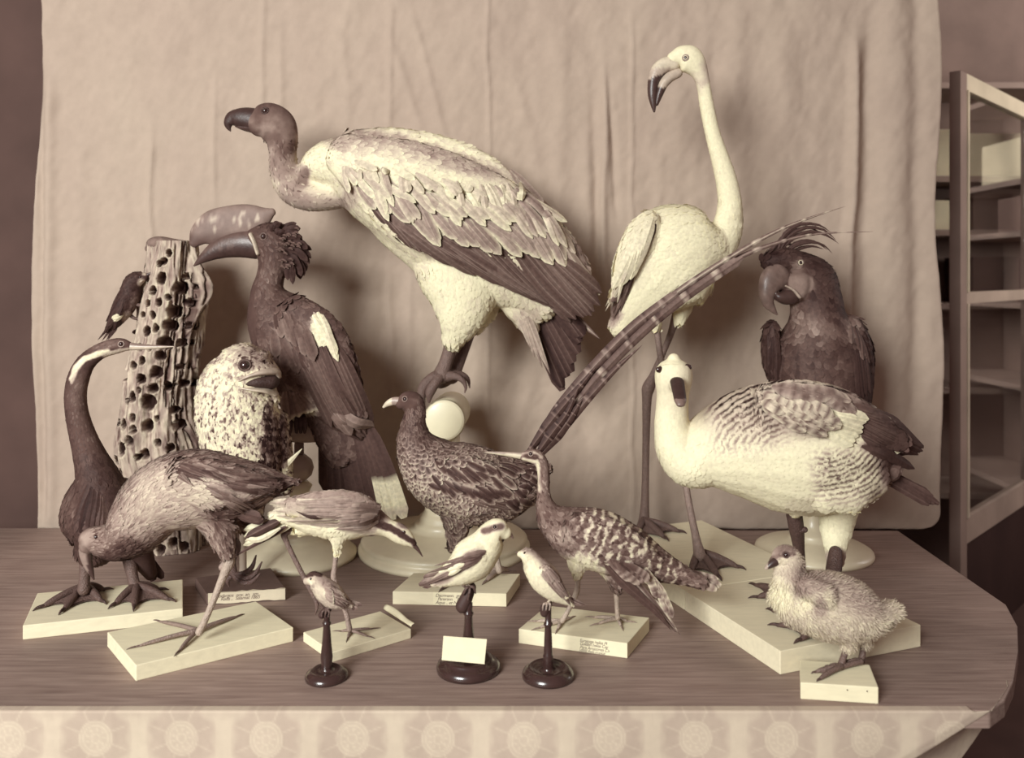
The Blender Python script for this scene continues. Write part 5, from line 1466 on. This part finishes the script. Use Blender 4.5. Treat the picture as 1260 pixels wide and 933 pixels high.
# ------------------------------------------------------------------ gosling
B = Bird('gosling', 'fluffy downy gosling standing on the small white block at lower right', 'gosling', 1.60, (G(1035, 826, .03).x, G(1035, 826, .03).y, TZ + .03))
B.trunk([
    B.L([(954, 692, 8, 8), (962, 687, 15, 13), (970, 690, 17, 15), (970, 706, 18, 16), (968, 724, 19, 18), (980, 740, 30, 27), (1010, 744, 40, 34), (1045, 752, 38, 33), (1075, 757, 24, 24), (1098, 752, 10, 12)]),
    B.L([(960, 735, 14, 16), (985, 752, 20, 20)]),
    B.L([(990, 722, 12, 10, -26), (1012, 732, 14, 9, -30), (1020, 745, 8, 6, -28)]),
    B.L([(1040, 775, 20, 17, -8), (1043, 792, 10, 9, -8)]),
    B.L([(1062, 770, 16, 15, 10), (1064, 788, 8, 8, 10)]),
], 1.5, 5)
B.tube([(1044, 788, 1.59, 5), (1041, 800, 1.59, 4), (1037, 812, 1.585, 4.2), (1034, 822, 1.58, 5)], .32)
B.foot((1034, 826), [(1008, 838), (1003, 829), (1020, 822)], .03, 3.2, .34, web=True, arch=1.7, claw=.008)
B.tube([(1064, 784, 1.62, 5), (1062, 800, 1.615, 4), (1060, 814, 1.61, 4.5)], .30)
B.foot((1059, 820), [(1030, 826), (1036, 818), (1048, 815)], .03, 3.2, .32, web=True, arch=1.7, claw=.008)
gz = zones(.78, [(966, 676, 16, 8, -10, .42, .5), ('line', [(950, 690), (962, 685), (974, 684)], 4, .36, .5), (1005, 715, 34, 16, 14, .52, .6), (985, 722, 12, 20, 20, .48, .5), (1050, 735, 44, 18, 20, .55, .6), (958, 735, 16, 22, 0, .93, .5), (985, 745, 10, 14, 20, .9, .5), (1040, 785, 30, 18, 0, .74, .5), (1018, 740, 9, 12, 0, .82, .5), (1008, 748, 8, 14, 0, .55, .5)], .06)
B.body(gz)
fl_k = [[(955, 690), (968, 680), (975, 705), (1010, 715), (1060, 730), (1110, 750)], [(958, 700), (955, 735), (985, 765), (1040, 775), (1100, 762)], [(1040, 765), (1044, 795)], [(1062, 765), (1064, 792)]]
B.plumage(9000, lambda x, y: np.where((x < 985) & (y < 712), 4.0, 9.5 + 3 * sstep(1040, 1090, x)), .85, fl_k, mask=lambda x, y: ~((x < 957) & (y < 705)), lift=1.0, follow=.5, var=.07, jit=.45, name='down', seed=13)
B.part('bill', [B.L([(958, 690, 6.5, 6, -3), (951, 693, 5, 5, -5), (945.5, 697, 3.4, 3.8, -6), (942.5, 699.5, 2, 2.4, -6)], seg=12)], lambda x, y: np.where(x < 945, .6, .10), M_HORN)
B.eye(967, 683, 3.5, ring=.25, sink=.1)

# ------------------------------------------------------------------ small birds
B = Bird('shrike', 'white songbird with dark eye mask and dark wing, perched on the middle stand', 'songbird', dM - .01, (P(578, 724, dM).x, dM, P(578, 724, dM).z))
B.trunk([
    B.L([(622, 656, 8, 8), (614, 653, 15, 13), (606, 658, 17, 15), (597, 672, 22, 19), (582, 688, 26, 23), (566, 701, 20, 18), (550, 710, 12, 12), (536, 716, 6, 6)]),
    B.L([(592, 680, 14, 8, -14), (570, 692, 14, 7, -15), (548, 704, 8, 5, -10)]),
    B.L([(572, 704, 10, 9, -4), (567, 714, 5, 5, -4)]),
], 1.3, 5)
B.tube([(567, 710, dM - .012, 3.4), (571, 716, dM - .011, 2.2), (578, 722, dM - .010, 2.4)], .72)
B.tube([(580, 706, dM + .012, 3.4), (580, 714, dM + .01, 2.2), (581, 720, dM + .008, 2.4)], .6)
for tp in ([(578, 722, dM - .01, 2), (583, 723, dM - .016, 1.8), (585, 730, dM - .012, 1)], [(578, 722, dM - .01, 2), (574, 724, dM - .017, 1.8), (570, 732, dM - .014, 1)], [(578, 722, dM - .01, 2), (578, 728, dM - .018, 1.7), (576, 738, dM - .016, 1)]):
    B.tube(tp, .25)
B.body(zones(.97, [('line', [(596, 653), (605, 650), (616, 648)], 4.5, .30, .5), (575, 690, 20, 8, -36, .34, .4), (545, 712, 14, 7, -25, .4, .5), (560, 690, 10, 5, -30, .9, .4)], .02, warp=2))
B.plumage(1600, 8, 4, [[(620, 655), (606, 658), (582, 688), (536, 718)]], mask=lambda x, y: (x < 602) | (y > 668), lift=.08, follow=.9, var=.02, seed=14)
w = B.wing()
B.row(w, 'flight_feather', [(596, 682), (590, 688), (580, 692)], [(534, 698), (520, 722), (530, 716)], 6, 8, .30, .42, .34, lift=3, shape='point', rach=.5)
B.row(w, 'wing_covert', [(598, 678), (592, 686)], [(570, 686), (566, 698)], 4, 8, .30, .38, .42, lift=5)
B.row(w, 'pale_covert', [(580, 690), (574, 694)], [(556, 696), (552, 704)], 3, 6, .92, .95, .95, lift=6)
tl = B.wing('tail')
B.row(tl, 'tail_feather', [(552, 706, 3), (552, 711, 0), (552, 714, -3)], [(522, 712, 3), (517, 723, 0), (520, 721, -3)], 5, 7, .36, .5, .3, shape='blunt')
B.part('beak', [B.L([(623, 655, 4, 4), (628, 658, 2.8, 2.8), (631, 662, 1, 1)], seg=10)], .35, M_HORN)
B.eye(609, 648.5, 2.8, ring=.45)

B = Bird('goldcrest', 'tiny bird with dark crown stripe perched on the leftmost small stand', 'songbird', dL, (P(404, 746, dL).x, dL, P(404, 746, dL).z))
B.trunk([
    B.L([(378, 715, 5, 5), (384, 713, 9.5, 8.5), (391, 717, 11, 10), (400, 726, 14, 13), (411, 735, 14, 13), (422, 741, 9, 9), (430, 745, 4, 4)]),
    B.L([(404, 728, 8, 5, -10), (415, 735, 8, 4, -10), (424, 741, 4, 3, -7)]),
], 1.0, 5)
B.tube([(408, 744, dL - .004, 2.4), (404, 749, dL - .006, 1.6), (402, 752, dL - .008, 1.8)], .3)
B.tube([(414, 744, dL + .006, 2.4), (408, 749, dL + .004, 1.6), (405, 750, dL, 1.8)], .3)
for k in (-4, 0, 4):
    B.tube([(402, 750, dL - .006, 1.5), (401 + k, 753, dL - .011, 1.4), (400 + k, 759, dL - .009, .8)], .3)
B.body(zones(.66, [('line', [(378, 709), (385, 705), (394, 707)], 3.2, .18, .4), (382, 716, 5, 4, 0, .86, .5), (393, 728, 9, 9, 30, .78, .5), (404, 720, 12, 6, 35, .46, .5), (412, 730, 10, 5, 35, .44, .5)], .05, warp=2))
B.plumage(1100, 6, 2.6, [[(378, 712), (391, 717), (411, 735), (430, 746)]], mask=lambda x, y: x > 381, lift=.12, follow=.8, var=.04, seed=15)
w = B.wing()
B.row(w, 'flight_feather', [(404, 726), (408, 732), (406, 738)], [(430, 740), (434, 748), (424, 748)], 6, 5.5, .28, .55, .3, lift=2, shape='point')
B.row(w, 'wing_covert', [(399, 724), (401, 732)], [(411, 729), (412, 740)], 4, 6, .45, .6, .85, lift=3)
tl = B.wing('tail')
B.row(tl, 'tail_feather', [(422, 738, 2), (424, 742, -1)], [(446, 746, 2), (438, 752, -1)], 4, 5, .36, .56, .3, shape='blunt')
B.part('beak', [B.L([(378, 715, 2.2, 2.2), (373, 718, .7, .7)], seg=8)], .15, M_HORN)
B.eye(382.5, 712.5, 2.0)

B = Bird('warbler', 'slender pale-breasted bird with dark wing perched on the rightmost small stand', 'songbird', dR, (P(677, 744, dR).x, dR, P(677, 744, dR).z))
B.trunk([
    B.L([(640, 682, 4, 4), (646, 683, 9, 8), (652, 687, 10.5, 9.5), (659, 698, 15, 14), (670, 712, 18, 16), (682, 726, 14, 13), (694, 737, 7, 7), (702, 742, 3, 3)]),
    B.L([(668, 702, 9, 5, -12), (682, 718, 9, 4, -12), (696, 734, 4, 3, -8)]),
], 1.0, 5)
B.tube([(678, 728, dR - .003, 3), (678, 736, dR - .006, 1.7), (674, 742, dR - .006, 1.8)], .72)
B.tube([(684, 728, dR + .008, 3), (682, 736, dR + .006, 1.7), (677, 742, dR + .003, 1.8)], .66)
for k in (-4, 0, 4):
    B.tube([(674, 742, dR - .006, 1.6), (673 + k, 744, dR - .012, 1.5), (672 + k, 751, dR - .010, .8)], .55)
B.body(zones(.90, [(648, 676, 12, 5, 20, .52, .5), (668, 690, 22, 7, 48, .50, .5), (685, 715, 16, 8, 50, .40, .5), (655, 705, 8, 14, 30, .95, .5)], .04, warp=2))
B.plumage(1300, 7, 3, [[(640, 681), (652, 687), (670, 712), (702, 744)]], mask=lambda x, y: x > 642, lift=.1, follow=.9, var=.03, seed=16)
w = B.wing()
B.row(w, 'flight_feather', [(668, 706), (676, 706), (680, 708)], [(698, 744), (704, 744), (702, 738)], 6, 7, .34, .5, .32, lift=2, shape='point', rach=.55)
B.row(w, 'wing_covert', [(664, 698), (672, 696)], [(676, 716), (686, 716)], 4, 7, .40, .52, .5, lift=3)
tl = B.wing('tail')
B.row(tl, 'tail_feather', [(692, 734, 2), (694, 738, -1)], [(722, 746, 2), (718, 744, -1)], 3, 5, .32, .5, .3, shape='point')
B.part('beak', [B.L([(641, 681.5, 2.2, 2.2), (634.5, 679.5, .6, .6)], seg=8)], .3, M_HORN)
B.eye(645.5, 680.5, 1.9)

# woodpecker on the log
dW = 2.36
B = Bird('woodpecker', 'small black and white woodpecker clinging to the left side of the holed log', 'woodpecker', dW, (P(168, 375, dW).x, dW, P(168, 375, dW).z))
B.trunk([
    B.L([(178, 341, 5, 5), (170, 343, 9, 8), (163, 348, 10, 9), (160, 362, 13, 12), (152, 378, 13, 12), (142, 394, 9, 9), (134, 404, 4, 5)]),
    B.L([(154, 366, 7, 5, -9), (145, 384, 8, 4, -9), (136, 400, 3, 3, -6)]),
], 1.1, 5)
B.tube([(166, 374, dW, 3), (174, 376, dW, 2), (180, 374, dW + .01, 2)], .3)
B.tube([(158, 386, dW + .01, 3), (166, 392, dW + .01, 2), (175, 392, dW + .02, 2)], .3)
for y_ in (370, 374, 378, 390, 394):
    B.tube([(177, y_ + 1, dW + .005, 1.6), (183, y_, dW, 1.5), (188, y_ - 1, dW + .004, .9)], .25)
B.body(zones(.13, [(174, 348, 5, 5, 0, .72, .4), (146, 388, 7, 4, -50, .95, .3), (166, 372, 6, 12, 20, .34, .5), (156, 390, 8, 6, -30, .6, .5), (177, 337, 3, 2, 0, .7, .5)], .03, warp=2))
B.plumage(1100, 7, 3.2, [[(178, 341), (163, 348), (155, 375), (135, 405)]], mask=lambda x, y: x < 176, lift=.1, follow=.9, mat=M_GLOSS, var=.03, seed=17)
w = B.wing()
B.row(w, 'wing_feather', [(152, 362), (150, 370), (152, 376)], [(132, 396), (134, 404), (142, 404)], 5, 7, .10, .16, .1, lift=2, mat=M_GLOSS)
B.row(w, 'white_covert', [(150, 384), (152, 387)], [(141, 390), (143, 394)], 3, 5, .95, .95, .95, lift=4)
tl = B.wing('tail')
B.row(tl, 'tail_feather', [(140, 396, 2), (144, 400, -2)], [(122, 418, 2), (134, 418, -2)], 4, 5, .1, .14, .1, shape='point')
B.part('beak', [B.L([(176, 341, 3, 3), (182, 338, 2, 2), (188, 335, .7, .7)], seg=8)], .16, M_HORN)
B.eye(172, 341, 1.8)

# repeats of one kind carry a shared group phrase
GROUPS = {'mount_board': 'pale boards under the mounted birds', 'specimen_stand': 'small dark stands along the table front', 'perch_stand': 'tall perch stands at the back'}
for o in bpy.data.objects:
    k = o.name.split('.')[0]
    if o.parent is None and k in GROUPS:
        o['group'] = GROUPS[k]
